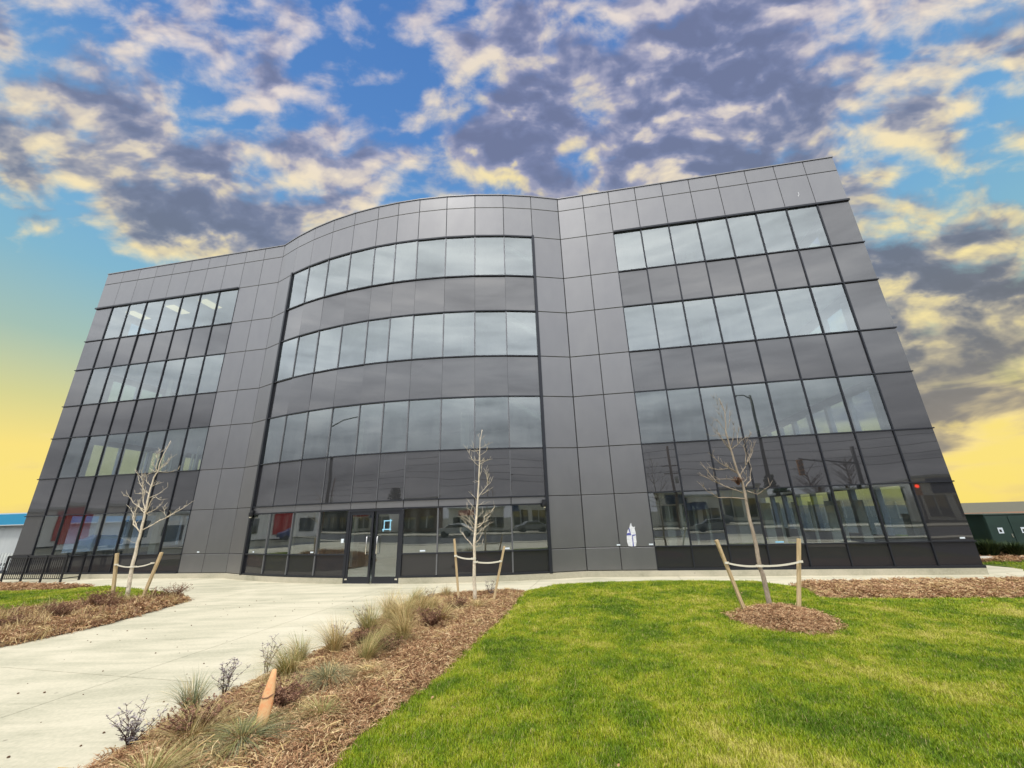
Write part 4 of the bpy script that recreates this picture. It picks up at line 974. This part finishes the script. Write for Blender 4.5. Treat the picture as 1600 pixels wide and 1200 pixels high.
# dry twigs on the pavement by the facade
for i, (x, y) in enumerate(((10.6, 12.62), (9.2, 12.75), (13.6, 12.4))):
    r = random.Random(i+50); b = MB()
    for j in range(5):
        a = r.uniform(0, 6.28); L = r.uniform(.15, .35); b.tube([(0, 0, .01), (math.cos(a)*L*.5, math.sin(a)*L*.3, .03+r.uniform(0, .08)), (math.cos(a)*L, math.sin(a)*L*.5, .02+r.uniform(0, .15))], [.006, .005, .003], 4)
    o = b.build('fallen_twig', M['twig']); o.location = (x, y, 0); tag(o, ['dark twig on the pavement between strip mulch and facade, nearest the corner end', 'dark twig on the pavement above the left end of the mulch strip', 'dark twig at the right end of the facade pavement'][i], 'twig', 'dry twigs lying on the facade pavement')

# ================================================================== THE STREET BEHIND THE CAMERA (seen mirrored in the glass)
def storefront(x0, x1, y, h, wallm, signm, label, awn=None, wins=5, rz=0):
    e = tag(empty('storefront', (x0, y, 0), rz), label, 'building', 'buildings across the street mirrored in the glass'); w = x1-x0
    hw = h*.62
    step = w/wins
    for i in range(wins):
        MB().box((i*step, -.3, 0), (i*step+step*.22, 0, hw)).build('pier', wallm, e)
        f = MB().box((i*step+step*.22, -.25, .5), (i*step+step, -.2, hw)).build('window', M['spandrel'], e)
        MB().box((i*step+step*.58, -.19, .5), (i*step+step*.62, -.1, hw)).build('frame', M['white_wall'], f)
    MB().box((0, -12, hw), (w, 0, h)).build('wall', wallm, e); MB().box((0, -12, 0), (w, -.31, hw)).build('rear_wall', wallm, e)
    MB().box((-.2, -12.2, h), (w+.2, .2, h+.25)).build('roof', M['inwall'], e)
    if signm: MB().box((w*.1, .01, hw+.2), (w*.32, .15, h-.2)).build('sign', signm, e)
    if awn: 
        b = MB(); a0, a1 = awn; b.v = [(a0, .01, hw+.9), (a1, .01, hw+.9), (a1, 1.2, hw-.2), (a0, 1.2, hw-.2), (a0, .01, hw-.2), (a1, .01, hw-.2)]
        b.f = [(0, 1, 2, 3), (3, 2, 5, 4), (0, 3, 4), (1, 5, 2), (0, 4, 5, 1)]; b.build('awning', M['blue_dark'], e)
    return e
M['blue_dark'] = mat('navy_canvas', base=(.02, .035, .09), rough=.8); M['red'] = mat('red_panel', base=(.45, .03, .03), rough=.5); M['yellow'] = mat('yellow_sign', base=(.55, .60, .05), rough=.5)
M['brick'] = mat('brown_brick', base=(.16, .10, .07), rough=.9); M['cream'] = mat('cream_render', base=(.82, .80, .76), rough=.8); M['darkw'] = mat('dark_cladding', base=(.05, .05, .06), rough=.6)
storefront(4.6, 20, -38, 4.8, M['cream'], M['blue_dark'], 'white storefront with dark sign and navy awning mirrored in the right wing', (4.8, 7.6), 5)
storefront(22, 36, -38, 4.2, M['darkw'], M['yellow'], 'dark low shop with yellow sign mirrored at the right end', None, 5)
storefront(38, 58, -40, 5.5, M['cream'], M['blue_dark'], 'cream shop at the far right of the street', None, 6)
storefront(-14, 2, -38, 3.4, M['cream'], M['red'], 'grey white house front mirrored right of the entrance', None, 5)
storefront(-38, -18, -39, 4.0, M['brick'], None, 'brown brick shop mirrored beside the entrance doors', None, 6)
storefront(-64, -42, -38, 4.4, M['cream'], M['red'], 'white shop with red sign mirrored left of the entrance', (8, 12), 6)
storefront(-100, -70, -40, 5.0, M['darkw'], M['yellow'], 'long dark shop at the far left of the street', None, 8)
storefront(62, 95, -40, 4.5, M['brick'], None, 'brown brick shop farthest right along the street', None, 7)
sf = storefront(-60, -50, 10, 4.2, M['cream'], None, 'white shop with large red panel on the side street at far left', None, 5, 0)
sf.location = (-60, 16, 0); sf.rotation_euler = (0, 0, -math.pi/2)
for ch in list(sf.children_recursive): bpy.data.objects.remove(ch)
MB().box((-6, -12, 0), (32, 0, 4.4)).build('wall', M['cream'], sf); MB().box((-6.3, -12.3, 4.4), (32.3, .3, 4.7)).build('roof', M['inwall'], sf)
MB().box((11, .01, .6), (14, .12, 4.2)).build('red_panel', M['red'], sf)
for x in (-4, 0, 4, 18, 22, 26): MB().box((x, .01, .8), (x+2.4, .06, 2.9)).build('window', M['spandrel'], sf)
def pole_lamp(loc, h, arm, rz, label):
    e = tag(empty('street_lamp', loc, rz), label, 'street lamp', 'street lamps mirrored in the glass')
    MB().tube([(0, 0, 0), (0, 0, h)], [.17, .10], 10).build('pole', M['black'], e, smooth=True)
    MB().tube([(0, 0, h-.35), (arm*.4, 0, h+.05), (arm, 0, h+.1)], [.06, .05, .04], 8).build('arm', M['black'], e, smooth=True)
    MB().lathe([(.001, -.12), (.2, -.05), (.24, .05), (.1, .16), (.001, .18)], 12, (arm+.1, 0, h)).build('lamp_head', M['black'], e, smooth=True)
pole_lamp((13.8, -6.0, 0), 11.2, 1.1, math.pi, 'tall thick street lamp mirrored in the right wing')
pole_lamp((-25.4, 4.0, 0), 10.6, 5.0, 0, 'tall street lamp with long arm mirrored in the curved bay')
def upole(loc, h, label, ins=True):
    e = tag(empty('utility_pole', loc), label, 'utility pole', 'utility poles across the street mirrored in the glass')
    MB().tube([(0, 0, 0), (0, 0, h)], [.2, .13], 10).build('pole', M['brick'], e, smooth=True)
    MB().box((-1.1, -.06, h-2.6), (1.1, .06, h-2.5)).build('cross_arm', M['brick'], e); MB().box((-.9, -.06, h-3.6), (.9, .06, h-3.5)).build('cross_arm', M['brick'], e)
    MB().lathe([(.001, 0), (.22, 0), (.22, .9), (.001, .92)], 12, (.5, .15, h-4.8)).build('transformer', M['inwall'], e, smooth=True)
upole((7.3, -26, 0), 10.2, 'utility pole with transformer mirrored at the left of the right wing')
upole((-29.5, -26, 0), 11, 'utility pole mirrored right above the entrance doors'); upole((40, -26, 0), 10.5, 'utility pole at the far right of the street'); upole((-70, -26, 0), 10.5, 'utility pole at the far left of the street')
wx = [-140, -70, -29.5, 7.3, 40, 110]
for z in (9.75, 8.75, 7.75, 6.9):
    b = MB(); pts = []
    for a, c in zip(wx[:-1], wx[1:]):
        for i in range(12): t = i/12; pts.append((a+(c-a)*t, -26, z-.012*(c-a)*4*t*(1-t)))
    b.tube(pts, .030, 4); tag(b.build('utility_wire', M['black']), {9.75: 'topmost sagging overhead wire', 8.75: 'second overhead wire from the top', 7.75: 'third overhead wire from the top', 6.9: 'lowest and thickest overhead wire'}[z]+' mirrored across the spandrel glass', 'wire', 'overhead wires mirrored in the glass')
e = tag(empty('traffic_light', (20.1, -8, 0)), 'traffic signal pole with orange yellow signal head on its arm, mirrored in the right wing', 'traffic light')
MB().tube([(0, 0, 0), (0, 0, 6.6)], [.17, .14], 10).build('pole', M['black'], e, smooth=True)
MB().tube([(0, 0, 5.2), (-1.6, 0, 5.45), (-3.5, 0, 5.85)], [.07, .06, .05], 8).build('arm', M['black'], e, smooth=True)
sg = MB().box((-3.68, -.12, 4.58), (-3.28, .12, 5.75)).build('signal_head', mat('signal_yellow', base=(.62, .25, .03), rough=.5), e)
for z in (4.78, 5.16, 5.54):
    MB().tube([(-3.48, .12, z), (-3.48, .32, z)], .14, 12, cap=False).build('visor', M['brick'], sg)
e = tag(empty('traffic_light', (33.6, -30, 0)), 'far traffic signal showing red, mirrored near the building corner', 'traffic light')
MB().tube([(0, 0, 0), (0, 0, 5)], .12, 8).build('pole', M['black'], e); sg = MB().box((-.3, .1, 3.2), (.3, .35, 4.6)).build('signal_head', mat('signal_amber', base=(.5, .2, .03)), e)
MB().tube([(0, .35, 4.25), (0, .38, 4.25)], .2, 12).build('red_lens', mat('red_lens', lambda t: t.node('ShaderNodeEmission', i_Color=(1, .06, .02), i_Strength=6.).outputs[0]), sg)
def car(loc, rz, paint, label):
    e = tag(empty('parked_car', loc, rz), label, 'car', 'cars on the street mirrored in the glass')
    prof = [(-2.2, .35), (-2.25, .75), (-1.9, .95), (-1.35, 1.0), (-.75, 1.42), (.75, 1.46), (1.5, 1.05), (2.15, .9), (2.2, .4)]
    b = MB(); n = len(prof); b.v = [(x, -.85, z) for x, z in prof]+[(x, .85, z) for x, z in prof]
    b.f = [tuple(range(n)), tuple(range(n, 2*n))[::-1]]+[(i, n+i, n+(i+1) % n, (i+1) % n) for i in range(n)]
    b.build('body', paint, e, bevel=.06)
    for s_ in (-1, 1):
        w = MB(); q = [(-1.2, 1.02), (-.70, 1.36), (.68, 1.38), (1.28, 1.06)]; w.v = [(x, s_*.856, z) for x, z in q]+[(x, s_*.87, z) for x, z in q]
        w.f = [(0, 1, 2, 3), (7, 6, 5, 4)]+[(i, 4+i, 4+(i+1) % 4, (i+1) % 4) for i in range(4)]; w.build('side_window', M['spandrel'], e)
        for x in (-1.35, 1.4):
            MB().tube([(x, s_*.70, .33), (x, s_*.90, .33)], .33, 16).build('wheel', M['black'], e)
car((-9.6, -22, -.1), 0, mat('white_car_paint', base=(.7, .7, .68), rough=.3), 'white car on the street mirrored right of the entrance')
car((-52, 4, 0), math.pi/2, mat('blue_car_paint', base=(.03, .05, .18), rough=.3), 'dark blue car on the street mirrored left of the entrance')
car((11.5, -27, 0), 0, mat('grey_car_paint', base=(.2, .21, .22), rough=.3), 'grey car before the white storefront mirrored in the right wing')
def street_tree(loc, h, cr, seed, label, leafy=True):
    r_ = random.Random(seed); e = tag(empty('street_tree', loc), label, 'tree', 'trees across the street mirrored in the glass')
    MB().tube([(0, 0, 0), (.1, 0, h*.5), (0, 0, h*.85)], [.25, .18, .06], 8).build('trunk', M['brick'], e)
    b = MB()
    for i in range(2600 if leafy else 0):
        z = r_.random(); a = r_.uniform(0, 6.28); q = cr*math.sqrt(r_.random())*(1-z*.75)*(.75+.35*math.sin(a*3+z*9+seed)); c = Vector((q*math.cos(a), q*math.sin(a), h*(.22+.78*z))); s_ = r_.uniform(.12, .26)
        u_ = Vector((r_.uniform(-1, 1), r_.uniform(-1, 1), r_.uniform(-1, 1))).normalized()*s_; v_ = u_.orthogonal().normalized()*s_*.6; k = len(b.v)
        b.v += [tuple(c-u_), tuple(c+v_), tuple(c+u_), tuple(c-v_)]; b.f.append((k, k+1, k+2, k+3))
    if leafy: b.build('crown', M['evergreen'], e)
    else:
        for i in range(40):
            z = r_.uniform(.35, .85); a = r_.uniform(0, 6.28); c = Vector((0, 0, h*z)); L = cr*(1.1-z*.6)
            p1 = c+Vector((math.cos(a)*L*.5, math.sin(a)*L*.5, L*.5)); p2 = c+Vector((math.cos(a)*L, math.sin(a)*L, L*.9)); b.tube([c, p1, p2], [.06, .04, .015], 4)
            for j in range(4): q = p1.lerp(p2, j/4); b.tube([q, q+Vector((r_.uniform(-1, 1), r_.uniform(-1, 1), r_.uniform(.2, 1)))*L*.3], [.02, .008], 3)
        b.build('crown', M['twig'], e)
for i, (x, y, h, cr, lf) in enumerate(((-50, -52, 9, 3.2, True), (-58, -54, 8, 3.5, True), (-44, -55, 10, 3, False), (-90, -50, 9, 4, True), (-115, -48, 9, 4, True), (-130, -52, 8, 4, True), (-22, -54, 8, 3, False), (30, -50, 9, 3, False), (36, -54, 10, 3, False), (26, -56, 7, 2.6, True))):
    street_tree((x, y, 0), h, cr, i, 'tree behind the shops, %s in the row counted from the %s' % (['eighth', 'ninth', 'seventh', 'third leafy', 'second leafy', 'first leafy', 'sixth', 'fourth bare', 'fifth bare', 'third'][i], ['right', 'right', 'right', 'left', 'left', 'left', 'right', 'left', 'left', 'right'][i]), lf)
